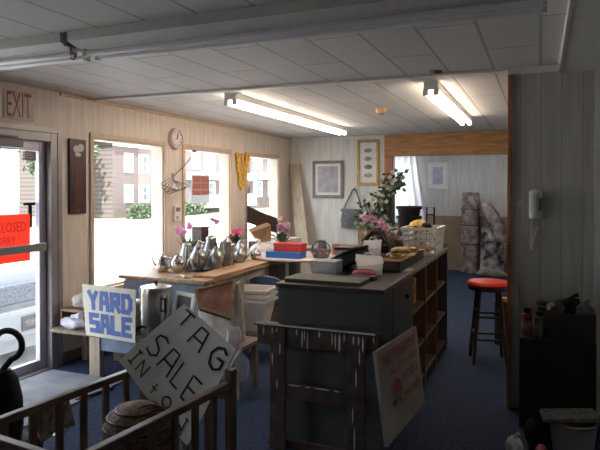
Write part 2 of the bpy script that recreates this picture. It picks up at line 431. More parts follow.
# ceiling mouldings
ST(MB().box((-4.0, 4.37, CH - .022), (-.218, 4.44, CH), bev=.006).build('trim_5', M['trimw']))
ST(MB().box((-.218, 4.385, CH - .045), (.13, 4.43, CH), bev=.006).build('trim_6', M['trimw']))
ST(MB().box((-3.999, 3.97, CH - .03), (-3.975, 9.19, CH), bev=.006).build('trim_7', M['trimwood']))
ST(MB().box((-3.97, 9.17, CH - .03), (-2.34, 9.199, CH), bev=.006).build('trim_8', M['trimw']))
# dropped soffit at right and the corner post under it
b = MB(); b.box((.13, -1.6, CH - .055), (1.4, 4.43, CH)); b.box((.115, -1.6, CH - .06), (.13, 4.43, CH)); ST(b.build('trim_9', M['trimw']))
ST(MB().box((.345, 4.395, 0), (.42, 4.429, CH - .06), bev=.004).build('trim_10', M['trimw']))
ST(MB().box((-3.999, 3.94, 0), (-3.985, 9.19, .09)).build('baseboard_left', M['benchw']))
# windows, the last an added one out of view
for i, (y0, y1) in enumerate(wins + [FILL_WIN]):
    w = bpy.data.objects.new('window_%d' % (i + 1 + (i == 3)), None); COL.objects.link(w); w.location = (-4.0, (y0 + y1) / 2, WZ0); ST(w)
    f = MB()
    for a, c in (((-3.998, y0 - .045, WZ0 - .05), (-3.98, y0, WZ1 + .045)), ((-3.998, y1, WZ0 - .05), (-3.98, y1 + .03, WZ1 + .045)),
                 ((-3.998, y0, WZ1), (-3.98, y1, WZ1 + .045)), ((-3.998, y0, WZ0 - .05), (-3.95, y1, WZ0))): f.box(a, c, bev=.003)
    f.build('casing', M['trimwood'], w)
    f = MB()
    for a, c in (((-4.155, y0, WZ0), (-4.001, y0 + .018, WZ1)), ((-4.155, y1 - .018, WZ0), (-4.001, y1, WZ1)),
                 ((-4.155, y0 + .018, WZ1 - .018), (-4.001, y1 - .018, WZ1)), ((-4.155, y0 + .018, WZ0), (-4.001, y1 - .018, WZ0 + .018))): f.box(a, c)
    f.build('jamb_lining', mat('jamb_paint', (.66, .56, .47), .6, var=.05), w)
    MB().box((-4.145, y0 + .018, WZ0 + .018), (-4.139, y1 - .018, WZ1 - .018)).build('pane', M['glass'], w)
w = bpy.data.objects.new('window_4', None); COL.objects.link(w); w.location = (-2.6, 11.55, 1.05); ST(w)
f = MB()
for a, c in (((-2.95, 11.49, 1.05), (-2.91, 11.6, 2.2)), ((-2.29, 11.49, 1.05), (-2.25, 11.6, 2.2)), ((-2.91, 11.49, 2.16), (-2.29, 11.6, 2.2)), ((-2.91, 11.49, 1.05), (-2.29, 11.6, 1.09)), ((-2.91, 11.53, 1.6), (-2.29, 11.57, 1.64))): f.box(a, c)
f.build('window_frame', M['trimw'], w)
MB().box((-2.91, 11.55, 1.09), (-2.29, 11.555, 2.16)).build('pane', M['glass'], w)
# glazed shop door
d = bpy.data.objects.new('door_1', None); COL.objects.link(d); d.location = (-4.0, DY1, 0); ST(d)
f = MB()
f.box((-4.12, DY1 - .075, 0), (-3.96, DY1 - .0, DZ), bev=.004); f.box((-4.12, DY0, 0), (-3.96, DY0 + .075, DZ), bev=.004); f.box((-4.12, DY0 + .075, DZ - .075), (-3.96, DY1 - .075, DZ), bev=.004)
f.box((-3.975, DY1, 0), (-3.955, DY1 + .05, DZ + .05), bev=.003); f.box((-3.975, DY0 - .05, DZ), (-3.955, DY1, DZ + .05), bev=.003)
f.build('door_frame', M['alu'], d)
f = MB(); g0, g1, gz0, gz1 = DY0 + .16, DY1 - .15, .09, DZ - .16
f.box((-4.07, DY0 + .078, .012), (-4.02, g0, DZ - .078), bev=.004); f.box((-4.07, g1, .012), (-4.02, DY1 - .078, DZ - .078), bev=.004)
f.box((-4.07, g0, gz1), (-4.02, g1, DZ - .078), bev=.004); f.box((-4.07, g0, .012), (-4.02, g1, gz0), bev=.004)
f.build('door_leaf', mat('leaf_aluminium', (.44, .43, .50), .4, .3, var=.05), d)
MB().box((-4.048, g0, gz0), (-4.042, g1, gz1)).build('pane', M['glass'], d)
f = MB(); f.box((-4.0, g0 - .03, 1.045), (-3.97, g1 + .04, 1.115), bev=.008); f.box((-4.02, g0 - .03, 1.06), (-4.0, g0 + .01, 1.10)); f.box((-4.02, g1, 1.06), (-4.0, g1 + .04, 1.10)); f.build('push_bar', M['alu'], d)
f = MB(); f.box((-4.02, 3.2, DZ - .15), (-3.93, 3.52, DZ - .075), bev=.008); f.bar((-3.95, 3.47, DZ - .06), (-3.95, 3.0, DZ - .055), .03, .012); f.build('door_closer', M['alud'], d)
f = MB(); f.box((-4.09, 3.70, 1.25), (-4.075, 3.735, 1.44), bev=.004); f.box((-4.09, 3.65, 1.44), (-4.075, 3.79, 1.465), bev=.004); f.build('outside_pull', M['black'], d)
ST(MB().box((-4.16, DY0, 0), (-3.95, DY1, .012)).build('door_2', M['alu']))['kind'] = 'structure'
bpy.data.objects['door_2'].name = 'trim_11'

# ================================================================== OUTSIDE
GZ = -.62
ST(MB().box((-70, -20, GZ - .1), (-4.17, 90, GZ)).build('street_ground', M['asphalt']))
ST(MB().box((-60, 20, GZ), (-25.5, 80, GZ + .05)).build('lawn', M['grass']))
def house(name, label, x, y0, y1, z1, wmat, cols, rows, depth=9, porch=False, roofover=.5):
    h = T(name, label, 'building', (x, (y0 + y1) / 2, GZ))
    MB().box((x - depth, y0, GZ), (x, y1, z1)).build('wall', wmat, h)
    r = MB(); xm = x - depth / 2
    r.box((x - depth - roofover, y0 - roofover, z1), (x + roofover, y1 + roofover, z1 + .35)); r.build('roof', M['roof'], h)
    for (c, wd) in cols:
        for (a0, a1) in rows:
            f = MB(); t = .16
            f.box((x, c - wd / 2 - t, a0 - t), (x + .08, c - wd / 2, a1 + t)); f.box((x, c + wd / 2, a0 - t), (x + .08, c + wd / 2 + t, a1 + t))
            f.box((x, c - wd / 2, a1), (x + .08, c + wd / 2, a1 + t)); f.box((x, c - wd / 2, a0 - t), (x + .08, c + wd / 2, a0)); f.box((x, c - wd / 2, (a0 + a1) / 2 - .04), (x + .06, c + wd / 2, (a0 + a1) / 2 + .04))
            f = f.build('window', M['wpaint'], h)
            MB().box((x + .005, c - wd / 2, a0), (x + .03, c + wd / 2, a1)).build('pane', M['wglass'], f)
    return h
hb = house('brick_house', 'brown brick house with white framed windows, seen through the window nearest the door', -28, 32.9, 39.2, 5.0, M['brick'], [(34.6, .62), (36.5, .5), (38.4, .5)], [(.66, 1.66), (2.87, 3.98)])
MB().box((-27.999, 35.7, GZ), (-27.97, 39.19, 4.99)).build('pale_wing', M['brickl'], hb)
p = MB()
for a0, a1 in ((.5, 1.8), (2.7, 4.1)): p.box((-27.969, 35.72, a0), (-27.93, 35.84, a1))
p.box((-27.999, 32.9, 4.6), (-27.9, 39.2, 4.75))
p.build('white_board', M['wpaint'], hb)
h2 = house('white_porch_house', 'grey house with two white porch bands, seen through the middle window', -28, 42.0, 51.5, 5.9, M['siding'], [(43.6, .9), (46.2, .9), (49.4, 1.0)], [(.9, 2.0), (3.4, 4.6)])
p = MB(); p.box((-27.9, 42, 2.35), (-26, 51.5, 3.0)); p.box((-27.9, 42, -.1), (-26, 51.5, .25)); 
for y in (42.1, 44.9, 47.9, 51.2): p.box((-26.2, y, -.1), (-26, y + .2, 5.6))
p.box((-26.2, 42, 5.4), (-26, 51.5, 5.9)); p.box((-26.12, 42, .9), (-26.06, 51.5, 1.0))
for i in range(40): p.box((-26.11, 42.1 + i * .235, .25), (-26.07, 42.15 + i * .235, .9))
p.build('porch', M['wpaint'], h2)
h3 = house('far_brick_house', 'brick house with white bands, seen through the window nearest the corner', -28, 54, 66, 6.2, M['brick'], [(56, 1.1), (59, 1.1), (62, 1.1), (64.5, 1.1)], [(.8, 2.2), (3.6, 5.0)])
p = MB(); p.box((-27.99, 54, 2.5), (-26.5, 66, 3.2)); p.box((-27.99, 54, 5.4), (-27.4, 66, 5.9)); p.build('porch', M['wpaint'], h3)
def tree(label, x, y, h, r, n, name='leafy_tree'):
    t = T(name, label, 'tree', (x, y, GZ))
    MB().tube([(x, y, GZ), (x + .1, y, GZ + h * .4), (x, y, GZ + h * .75)], [.22, .16, .08]).build('trunk', M['bark'], t)
    c = MB()
    for i in range(n):
        v = Vector((random.gauss(0, 1), random.gauss(0, 1), random.gauss(0, .8))); v = v.normalized() * r * (.35 + .65 * random.random())
        p = Vector((x, y, GZ + h * .68)) + v
        c.leaf(p, (random.uniform(-1, 1), random.uniform(-1, 1), random.uniform(-1, .3)), (random.uniform(-.5, .5), random.uniform(-.5, .5), 1), .45, .3)
    c.build('crown', M['foliage'], t)
    return t
tree('green tree left of the brick house, seen at the left edge of the window', -29.5, 29.6, 7, 2.5, 1500)
tree('tall green tree seen through the upper glass of the door', -24, 17.2, 6.5, 2.4, 1500)
tree('shady green tree seen through the left of the door glass', -23, 11.0, 6.5, 2.3, 1300)
hd = MB()
for i in range(1800):
    hd.leaf((-26.1 + random.uniform(-.5, .6), random.uniform(32.7, 41.5), GZ + .05 + random.random() * .85), (random.uniform(-1, 1), random.uniform(-1, 1), random.uniform(0, 1)), (random.uniform(-1, 1), random.uniform(-1, 1), .6), .3, .2)
tag(hd.build('hedge', M['foliage']), 'low green hedge along the foot of the brick house', 'hedge')
# house behind the door
house('distant_white_house', 'pale house far across the lot, seen through the glass of the door', -40, 20, 30, 3.6, M['wpaint'], [(23, .9), (26, .9)], [(.6, 1.8)])
# parked car
cx, cyc = -5.9, 5.28
car = T('parked_car', 'white car parked nose-in just outside the glass door', 'car', (cx, cyc, GZ))
def sect(u):  # body profile: x back from nose, z of hood line, half width
    return u
prof = [(0, .62, .70), (.02, .98, .78), (.10, 1.14, .84), (.5, 1.22, .89), (1.25, 1.27, .92), (1.55, 1.33, .92), (3.9, 1.33, .92), (4.4, 1.2, .88), (4.6, .8, .80)]
def carpt(i, v):
    a, zt, hw = prof[i]; zb = .22 if 0 < i < 8 else .34
    y = 0; 
    ring = [(-1, 0), (-1.0, .55), (-.94, .9), (-.7, 1.0), (0, 1.03), (.7, 1.0), (.94, .9), (1.0, .55), (1, 0)]
    s, t = ring[v]
    return Vector((cx - a, cyc + s * hw, GZ + zb + (zt - zb) * t))
b = MB(); V = [[b.bm.verts.new(carpt(i, v)) for v in range(9)] for i in range(len(prof))]
for i in range(len(prof) - 1):
    for v in range(8): b.bm.faces.new((V[i][v], V[i + 1][v], V[i + 1][v + 1], V[i][v + 1]))
    b.bm.faces.new((V[i][0], V[i][8], V[i + 1][8], V[i + 1][0]))
b.bm.faces.new(V[0]); b.bm.faces.new(V[-1][::-1])
b.build('body', M['car'], car, smooth=True)
b = MB(); g = lambda x, s, z: Vector((cx - x, cyc + s, GZ + z))
lo = [g(1.35, -.86, 1.28), g(1.35, .86, 1.28), g(4.2, .86, 1.3), g(4.2, -.86, 1.3)]; hi = [g(2.05, -.68, 1.82), g(2.05, .68, 1.82), g(3.6, .68, 1.82), g(3.6, -.68, 1.82)]
a1 = [b.bm.verts.new(p) for p in lo]; a2 = [b.bm.verts.new(p) for p in hi]
b.bm.faces.new(a1); b.bm.faces.new(a2[::-1])
for i in range(4): b.bm.faces.new((a1[i], a1[(i + 1) % 4], a2[(i + 1) % 4], a2[i]))
b.build('greenhouse', M['cargl'], car)
MB().box(g(1.98, -.7, 1.80), g(3.65, .7, 1.86), bev=.02).build('roof', M['car'], car)
b = MB(); b.box(g(-.03, -.62, .80), g(.06, .62, 1.04), bev=.02); b.build('grille', M['grill'], car)
b = MB(); b.box(g(-.14, -.82, .40), g(.0, .82, .74), bev=.05); b.build('bumper', M['car'], car)
b = MB(); b.box(g(-.155, -.16, .48), g(-.141, .16, .66), bev=.004); pl = b.build('license_plate', M['cside'], car)
b = MB(); b.box(g(-.161, -.12, .53), g(-.156, .12, .61)); b.build('plate_band', M['greyframe'], pl)
for s in (-1, 1):
    MB().ball(g(.0, s * .72, .95), .1, (.6, 1.2, .8)).build('headlight', M['chrome'], car, smooth=True)
    for xx in (.9, 3.6):
        MB().lathe([(.0, -.1), (.3, -.1), (.33, -.07), (.33, .07), (.3, .1), (0, .1)], (0, 0, 0), 20, Matrix.Translation(g(xx, s * .84, .33)) @ Matrix.Rotation(PI / 2, 4, 'X')).build('wheel', M['tyre'], car)

# ================================================================== LIGHT
W = bpy.data.worlds.new('sky'); S.world = W; W.use_nodes = True
nt = W.node_tree; bg = nt.nodes['Background']
sk = nt.nodes.new('ShaderNodeTexSky'); sk.sky_type = 'NISHITA'; sk.sun_disc = False; sk.sun_elevation = R(52); sk.sun_rotation = R(70); sk.dust_density = 3; sk.ozone_density = 1
mxs = nt.nodes.new('ShaderNodeMixRGB'); mxs.inputs[0].default_value = .55; mxs.inputs[2].default_value = (9.5, 9.6, 10, 1)
nt.links.new(sk.outputs[0], mxs.inputs[1]); nt.links.new(mxs.outputs[0], bg.inputs[0]); bg.inputs[1].default_value = .45
sun = bpy.data.lights.new('sun', 'SUN'); sun.energy = 10; sun.angle = R(1); sun.color = (1, .96, .9)
so = bpy.data.objects.new('sun', sun); COL.objects.link(so)
so.rotation_euler = Vector((-.34, .60, -.72)).to_track_quat('-Z', 'Y').to_euler()

# fluorescent fixtures
def lit_fixture(label, x, y0, y1, em=None):
    t = T('fluorescent_light', label, 'ceiling light', (x, y0, CH - .12), 0, 'lit fluorescent fixtures')
    h = MB(); h.box((x - .055, y0, CH - .06), (x + .055, y1, CH), bev=.006); h.build('housing', M['white'], t)
    for y in (y0, y1):
        e = MB(); e.box((x - .058, y - .008 if y == y0 else y, CH - .066), (x + .058, y if y == y0 else y + .008, CH - .001), bev=.003); e.box((x - .065, y - .006 if y == y0 else y - .012, CH - .112), (x - .02, y + .012 if y == y0 else y + .006, CH - .06), bev=.003); e.box((x + .02, y - .006 if y == y0 else y - .012, CH - .112), (x + .065, y + .012 if y == y0 else y + .006, CH - .06), bev=.003); e.build('end_cap', M['white'], t)
    ym = (y0 + y1) / 2 + .5 * (y1 - y0 > 3)
    for sx in (-.04, .04):
        for a, c in (((y0 + .02, y1 - .02),) if y1 - y0 < 3 else ((y0 + .02, ym - .02), (ym + .02, y1 - .02))):
            MB().tube([(x + sx, a, CH - .09), (x + sx, c, CH - .09)], .018, 10).build('tube', em or TUBE_ON, t, smooth=True)
    return t
lit_fixture('lit fluorescent strip light on the ceiling, near the window wall', -2.59, 4.58, 7.8)
lit_fixture('lit fluorescent strip light on the ceiling, in front of the wide opening', -.82, 4.72, 7.15)
def dark_fixture(label, x0, x1, y=2.60):
    t = T('fluorescent_light', label, 'ceiling light', ((x0 + x1) / 2, y, CH - .12), 0, 'unlit fluorescent fixtures')
    h = MB(); h.prism([(y - .17, CH - .001), (y + .10, CH - .001), (y + .10, CH - .055), (y + .02, CH - .075), (y - .10, CH - .075), (y - .17, CH - .055)], x0, x1, Matrix(((0, 0, 1, 0), (1, 0, 0, 0), (0, 1, 0, 0), (0, 0, 0, 1)))); h.build('housing', M['trimw'], t)
    for sy in (-.05, .055):
        MB().tube([(x0 + .03, y + sy, CH - .097), (x1 - .03, y + sy, CH - .097)], .017, 10).build('tube', M['tube_off'], t, smooth=True)
        for x in (x0 + .005, x1 - .03):
            MB().box((x, y + sy - .018, CH - .118), (x + .025, y + sy + .018, CH - .07), bev=.004).build('lamp_holder', M['trimw'], t)
    return t
lit_fixture('added unseen strip light brightening the back room from behind the header board', -1.2, 9.6, 10.85, TUBE_FILL)  # lamp added out of sight to brighten the back room
dark_fixture('long unlit fluorescent strip light across the near ceiling', -2.40, .03)
dark_fixture('unlit fluorescent strip light above the exit door', -3.98, -2.45)
j = T('ceiling_hook', 'small dark metal hook where the two unlit ceiling lights meet', 'hook', (-2.425, 2.48, CH - .1))
b = MB(); b.box((-2.435, 2.44, CH - .075), (-2.415, 2.52, CH - .001)); b.bar((-2.425, 2.48, CH - .07), (-2.425, 2.49, CH - .115), .014, .008); b.build('bracket', M['alud'], j)
MB().tube(arc((-2.425, 2.50, CH - .12), .018, -2.6, 1.5, 10), .005, 6).build('hook_wire', M['alud'], j)
sd = T('smoke_detector', 'small round yellowed smoke detector on the ceiling between the two lit lights', 'smoke detector', (-1.6, 6.15, CH - .05))
MB().lathe([(0, -.05), (.05, -.048), (.058, -.02), (.062, 0)], (-1.6, 6.15, CH), 20).build('housing', mat('yellowed_plastic', (.62, .36, .12), .5), sd, smooth=True)
MB().lathe([(0, -.06), (.025, -.058), (.03, -.049)], (-1.6, 6.15, CH), 14).build('grille', M['alud'], sd)
sp = T('ceiling_button', 'flat round dark disc on the moulding across the ceiling', 'ceiling fitting', (-.72, 4.33, CH - .02))
MB().lathe([(0, -.022), (.05, -.018), (.055, 0)], (-.72, 4.31, CH), 18).build('disc', M['greyframe'], sp)
MB().ball((-.72, 4.31, CH - .024), .015).build('centre', M['white'], sp)

def crumple(name, label, c, s, m, seed, knot=True):
    random.seed(seed); t = T(name, label, 'bag', (c[0], c[1], c[2])); b = MB()
    vs = bmesh.ops.create_icosphere(b.bm, subdivisions=3, radius=1)['verts']
    for v in vs:
        f = 1 + .14 * math.sin(v.co.x * 5 + seed) * math.sin(v.co.y * 6 + 1) + .08 * math.sin(v.co.z * 11 + v.co.x * 7)
        v.co = Vector((v.co.x * s[0] * f, v.co.y * s[1] * f, max(v.co.z * f, -.92) * s[2] + s[2] * .92))
    b.build('bag_body', m, t, local=True, smooth=True)
    if knot: MB().tube([(0, 0, s[2] * 1.8), (s[0] * .2, 0, s[2] * 2.15), (s[0] * .6, 0, s[2] * 2.3)], [s[0] * .25, s[0] * .14, s[0] * .25], 7).build('gathered_neck', m, t, local=True, smooth=True)
    return t
# ================================================================== ON THE LEFT WALL
ex = T('exit_sign', 'white EXIT sign with red letters on the wall above the glass door', 'sign', (-3.995, 3.56, 2.27))
MB().box((-3.999, 3.41, 2.155), (-3.99, 3.71, 2.395), bev=.003).build('board', mat('sign_board', (.70, .62, .54), .7), ex)
text('EXIT', 'lettering', mat('exit_red', (.36, .10, .08), .6), ex, (-3.99, 3.435, 2.175), (0, 1, 0), (0, 0, 1), .245, .205, .002)
pq = T('wall_plaque', 'tall narrow dark red plaque on the wall between the door and the first window', 'plaque', (-3.99, 4.2, 1.35))
MB().box((-3.999, 4.10, 1.35), (-3.975, 4.31, 2.045), bev=.006).build('board', M['maroon'], pq)
MB().box((-3.974, 4.155, 1.42), (-3.972, 4.255, 1.82)).build('panel', mat('plaque_red', (.10, .025, .028), .5), pq)
b = MB(); b.ball((-3.972, 4.18, 1.95), .045, (.15, 1, .8)); b.ball((-3.972, 4.235, 1.965), .04, (.15, 1, 1.0)); b.ball((-3.972, 4.2, 1.90), .035, (.15, 1.2, .6)); b.build('emblem', M['offw'], pq)
MB().lathe([(0, 0), (.014, 0), (0, .01)], (0, 0, 0), 10, Matrix.Translation((-3.974, 4.2, 1.38)) @ Matrix.Rotation(PI / 2, 4, 'Y')).build('button', M['jewel'], pq)
ck = T('wall_clock', 'round pinkish wall clock between the first and second windows', 'clock', (-3.99, 5.78, 2.17))
mc = Matrix.Translation((-3.999, 5.78, 2.175)) @ Matrix.Rotation(PI / 2, 4, 'Y')
MB().lathe([(.125, 0), (.13, .03), (.12, .05), (.105, .05), (.10, .035)], (0, 0, 0), 32, mc).build('rim', mat('clock_rim', (.74, .60, .58), .4), ck, smooth=True)
MB().lathe([(0, .03), (.102, .03), (.102, .036), (0, .036)], (0, 0, 0), 32, mc).build('face', mat('clock_face', (.80, .72, .70), .5), ck)
b = MB(); b.bar((-3.958, 5.78, 2.175), (-3.958, 5.80, 2.24), .008, .003); b.build('minute_hand', M['ink'], ck)
b = MB(); b.bar((-3.956, 5.78, 2.175), (-3.956, 5.735, 2.16), .01, .003); b.build('hour_hand', M['ink'], ck)
b = MB()
for k in range(12):
    a = k * PI / 6; b.box((-3.962, 5.78 + .085 * math.cos(a) - .004, 2.175 + .085 * math.sin(a) - .008), (-3.96, 5.78 + .085 * math.cos(a) + .004, 2.175 + .085 * math.sin(a) + .008))
b.build('hour_marks', M['ink'], ck)
# hangers on a rod
rod = T('hanging_rod', 'thin slanting wall rod that the wire hangers hang from, below the clock', 'rod', (-3.97, 5.9, 1.9))
r0, r1 = ox(196, 151, -3.95), ox(173, 177, -3.88)
MB().tube([r0, r0.lerp(r1, .5) + Vector((.01, 0, -.01)), r1], .006, 6).build('arm', M['alud'], rod)
MB().box((-3.999, r0.y - .015, r0.z - .015), (-3.95, r0.y + .015, r0.z + .015)).build('fixing', M['alud'], rod)
for k in range(4):
    x = -3.89 + k * .012; y = r1.y + .012 - k * .02 
    h = T('wire_hanger', 'dark wire clothes hanger, one of the bunch hung below the clock', 'hanger', (x, y, r1.z + .004 + k * .01), 0, 'wire hangers below the clock'); h.rotation_euler = (R(-4 * k), R(-22 + 13 * k), R(38 + 9 * k)); h.scale = (.8, .8, .8)
    pts = arc((0, 0, -.005), .018, R(200), R(-60), 8) 
    MB().tube(pts + [Vector((0, 0, -.06))], .003, 5).build('hook', M['alud'], h, local=True)
    MB().tube([(0, 0, -.06), (-.16, 0, -.19), (-.15, 0, -.21), (.15, 0, -.21), (.16, 0, -.19)], .007, 5, True).build('shoulder_wire', M['alud'], h, local=True)
th = T('thermostat', 'white thermostat box on the wall below the wire hangers', 'thermostat', (-3.99, 5.8, 1.2))
MB().box((-3.999, 5.735, 1.2), (-3.965, 5.865, 1.385), bev=.008).build('case', M['white'], th)
MB().box((-3.964, 5.76, 1.31), (-3.962, 5.84, 1.36)).build('display', M['greyframe'], th)
MB().box((-3.966, 5.775, 1.23), (-3.958, 5.795, 1.255)).build('slider', M['alud'], th)
yl = T('yellow_garland', 'shaggy yellow fabric garland hanging on the wall between the second and third windows', 'garland', (-3.97, 7.42, 2.1))
b = MB()
for k, (y0, y1, zb) in enumerate(((7.24, 7.36, 1.62), (7.27, 7.41, 1.56), (7.31, 7.44, 1.60), (7.43, 7.46, 1.70), (7.58, 7.48, 1.63), (7.62, 7.52, 1.76), (7.54, 7.46, 1.68))):
    pts = [Vector((-3.97 + .012 * math.sin(i * 1.7 + k), y0 + (y1 - y0) * i / 7 + random.uniform(-.01, .01), 2.09 + (zb - 2.09) * i / 7)) for i in range(8)]
    b.tube(pts, [.012 + .012 * random.random() for _ in pts], 7)
b.build('strands', M['yellow'], yl, smooth=True)
b = MB(); b.ball((-3.985, 7.27, 2.08), .012); b.ball((-3.985, 7.56, 2.09), .012); b.build('nails', M['alud'], yl)
ws = T('window_sign', 'red and grey cardboard sign taped inside the middle window', 'sign', (-4.12, 6.56, 1.38))
MB().box((-4.130, 6.34, 1.385), (-4.128, 6.78, 1.765)).build('board', sheer('grey_card_backlit', (.55, .55, .55)), ws)
MB().box((-4.128, 6.36, 1.50), (-4.126, 6.76, 1.745)).build('red_field', sheer('pink_red_card', (.72, .36, .30)), ws)
b = MB()
for z in (1.56, 1.65): b.box((-4.126, 6.39, z), (-4.125, 6.73, z + .012))
b.box((-4.126, 6.55, 1.50), (-4.125, 6.562, 1.745)); b.build('pale_lines', M['offw'], ws)
# signs on the door
rs = T('door_sign', 'red paper sign taped across the glass of the door behind the push bar', 'sign', (-4.03, 3.4, 1.0))
MB().grid(lambda u, v: (-4.036 + .008 * math.sin(u * 7), 2.98 + .69 * u, .97 + .40 * v), 12, 2, .003).build('paper', M['redsign'], rs)
text("WE'RE CLOSED", 'lettering', M['darktx'], rs, (-4.026, 3.06, 1.225), (0, 1, 0), (0, 0, 1), .56, .085, .002)
text('SORRY !', 'small_lettering', M['darktx'], rs, (-4.026, 3.30, 1.125), (0, 1, 0), (0, 0, 1), .25, .065, .002)
stk = T('door_sticker', 'small dark sticker in the top corner of the door glass', 'sticker', (-4.03, 3.68, 1.9))
MB().box((-4.041, 3.625, 1.825), (-4.038, 3.745, 1.905)).build('label', M['alud'], stk)
b = MB()
for z in (1.845, 1.865, 1.885): b.box((-4.038, 3.64, z), (-4.037, 3.73, z + .006))
b.build('print_lines', M['offw'], stk)

# ================================================================== BACK WALL
bd = oy(284, 166, 9.1); 
lb = T('leaning_board', 'long bare wooden board leaning upright in the far corner', 'board', (-3.7, 9.0, 0))
MB().slab([(-3.70, 8.86, .0), (-3.46, 8.86, .0), (-3.80, 9.13, 2.0), (-3.985, 9.13, 2.0)], .035).build('plank', M['palew'], lb)
def framed(name, label, x0, x1, z0, z1, fm, art, Y=BY, fw=.05, matw=.06):
    t = T(name, label, 'picture', ((x0 + x1) / 2, Y, z0))
    f = MB()
    f.box((x0, Y - .03, z0), (x0 + fw, Y - .002, z1), bev=.006); f.box((x1 - fw, Y - .03, z0), (x1, Y - .002, z1), bev=.006)
    f.box((x0 + fw, Y - .03, z1 - fw), (x1 - fw, Y - .002, z1), bev=.006); f.box((x0 + fw, Y - .03, z0), (x1 - fw, Y - .002, z0 + fw), bev=.006)
    f.build('frame', fm, t)
    MB().box((x0 + fw, Y - .016, z0 + fw), (x1 - fw, Y - .012, z1 - fw)).build('mat_board', M['paper'] if matw else art, t)
    if matw:
        w = fw + matw; MB().box((x0 + w, Y - .019, z0 + w), (x1 - w, Y - .016, z1 - w)).build('print', art, t)
    return t
framed('framed_picture', 'grey framed print on the back wall, left of the gold framed one', -3.58, -3.03, 1.42, 2.05, M['greyframe'], M['art'], matw=.045)
gp = T('framed_picture', 'tall gold framed picture with a column of small images, above the handbag', 'picture', (-2.6, BY, 1.63))
x0, x1, z0, z1, fw = -2.79, -2.42, 1.63, 2.38, .045
f = MB()
f.box((x0, BY - .035, z0), (x0 + fw, BY - .002, z1), bev=.006); f.box((x1 - fw, BY - .035, z0), (x1, BY - .002, z1), bev=.006); f.box((x0 + fw, BY - .035, z1 - fw), (x1 - fw, BY - .002, z1), bev=.006); f.box((x0 + fw, BY - .035, z0), (x1 - fw, BY - .002, z0 + fw), bev=.006)
f.build('frame', M['gold'], gp)
MB().box((x0 + fw, BY - .016, z0 + fw), (x1 - fw, BY - .012, z1 - fw)).build('mat_board', M['paper'], gp)
for k, cm in enumerate((mat('mini_a', (.25, .14, .10), .6, scale=30, col2=(.6, .55, .5)), mat('mini_b', (.12, .10, .10), .6, scale=30, col2=(.5, .42, .38)))):
    for q in range(2):
        zc = 1.80 + (2 * q + k) * .135
        MB().ball((-2.605, BY - .0175, zc), .07, (1.0, .02, .55)).build('small_print', cm, gp)
framed('framed_picture', 'white framed pale print on the far wall of the back room', -2.04, -1.66, 1.57, 2.09, M['white'], M['artblue'], 11.5, .03, .06)
# handbag hanging on the wall
hbag = T('handbag', 'grey leather handbag hanging by its strap on the back wall', 'bag', (-2.83, BY - .08, .9))
b = MB(); x0, x1 = -3.06, -2.66
b.grid(lambda u, v: (x0 + (x1 - x0) * (u * (1 - .06 * v) + .03 * v), BY - .045 - .05 * math.sin(PI * u) ** .5 * (1 - v * .5) * (.6 + .4 * math.sin(PI * (v * .8 + .2))), .93 + .31 * v), 12, 10)
b.box((x0 + .01, BY - .05, .93), (x1 - .01, BY - .02, 1.23)); b.build('body', M['leather'], hbag, smooth=True)
b = MB(); b.grid(lambda u, v: (x0 + .0 + (x1 - x0) * u, BY - .085 - .035 * math.sin(PI * u) ** .5 + .03 * v * v, 1.055 + .19 * v), 12, 5, .008); b.build('flap', M['leather'], hbag, smooth=True)
MB().tube([(-3.02, BY - .05, 1.22), (-2.96, BY - .045, 1.36), (-2.86, BY - .03, 1.56), (-2.835, BY - .03, 1.58), (-2.81, BY - .03, 1.56), (-2.74, BY - .045, 1.38), (-2.69, BY - .05, 1.22)], .014, 6).build('strap', M['leather'], hbag, smooth=True)
MB().box((-3.075, BY - .09, 1.07), (-3.035, BY - .075, 1.2), bev=.003).build('price_tag', M['paper'], hbag)
MB().ball((-2.835, BY - .02, 1.565), .014).build('nail', M['alud'], hbag)
# carton under the handbag, on a small stand
sd2 = T('storage_stand', 'grey storage stand against the back wall below the handbag', 'stand', (-2.55, 8.95, 0))
b = MB(); b.box((-2.85, 8.8, .60), (-2.36, 9.15, .66), bev=.006); b.build('top', M['cside'], sd2)
for x in (-2.82, -2.42):
    for y in (8.82, 9.10): MB().box((x, y, 0), (x + .04, y + .04, .599)).build('leg', M['cside'], sd2)
cb = T('cardboard_box', 'plain brown carton on the stand right under the handbag', 'box', (-2.55, 8.98, .66))
b = MB(); b.box((-2.68, 8.85, .66), (-2.42, 9.12, .93), bev=.004); b.build('carton', M['card'], cb)
MB().box((-2.57, 8.848, .70), (-2.53, 8.85, .93)).build('tape', M['straw'], cb)
# grey folded screen at the opening's left edge
sc = T('folding_screen', 'narrow grey folded screen standing beside the opening behind the ivy', 'screen', (-2.15, 8.9, 0))
for k in range(3):
    MB().box((-2.27 + k * .05, 8.86 + .02 * k, 0), (-2.235 + k * .05, 9.1, 1.45), bev=.004).build('panel', M['greyframe' if k == 1 else 'cside'], sc)
# curtain in the back room
cur = T('curtain', 'sheer white curtain hanging in the back room at the left of the opening', 'curtain', (-2.5, 11.3, 1.0))
def curf(u, v):
    x = -3.0 + (.82 + .22 * (1 - v) ** 1.3 ) * u
    return (x, 11.3 + .035 * math.sin(u * 42 + v), .75 + 1.47 * v)
MB().grid(curf, 90, 10).build('cloth', M['sheer'], cur, smooth=True)
MB().tube([(-3.0, 11.3, 2.23), (-2.1, 11.3, 2.23)], .012, 8).build('rod', M['white'], cur)
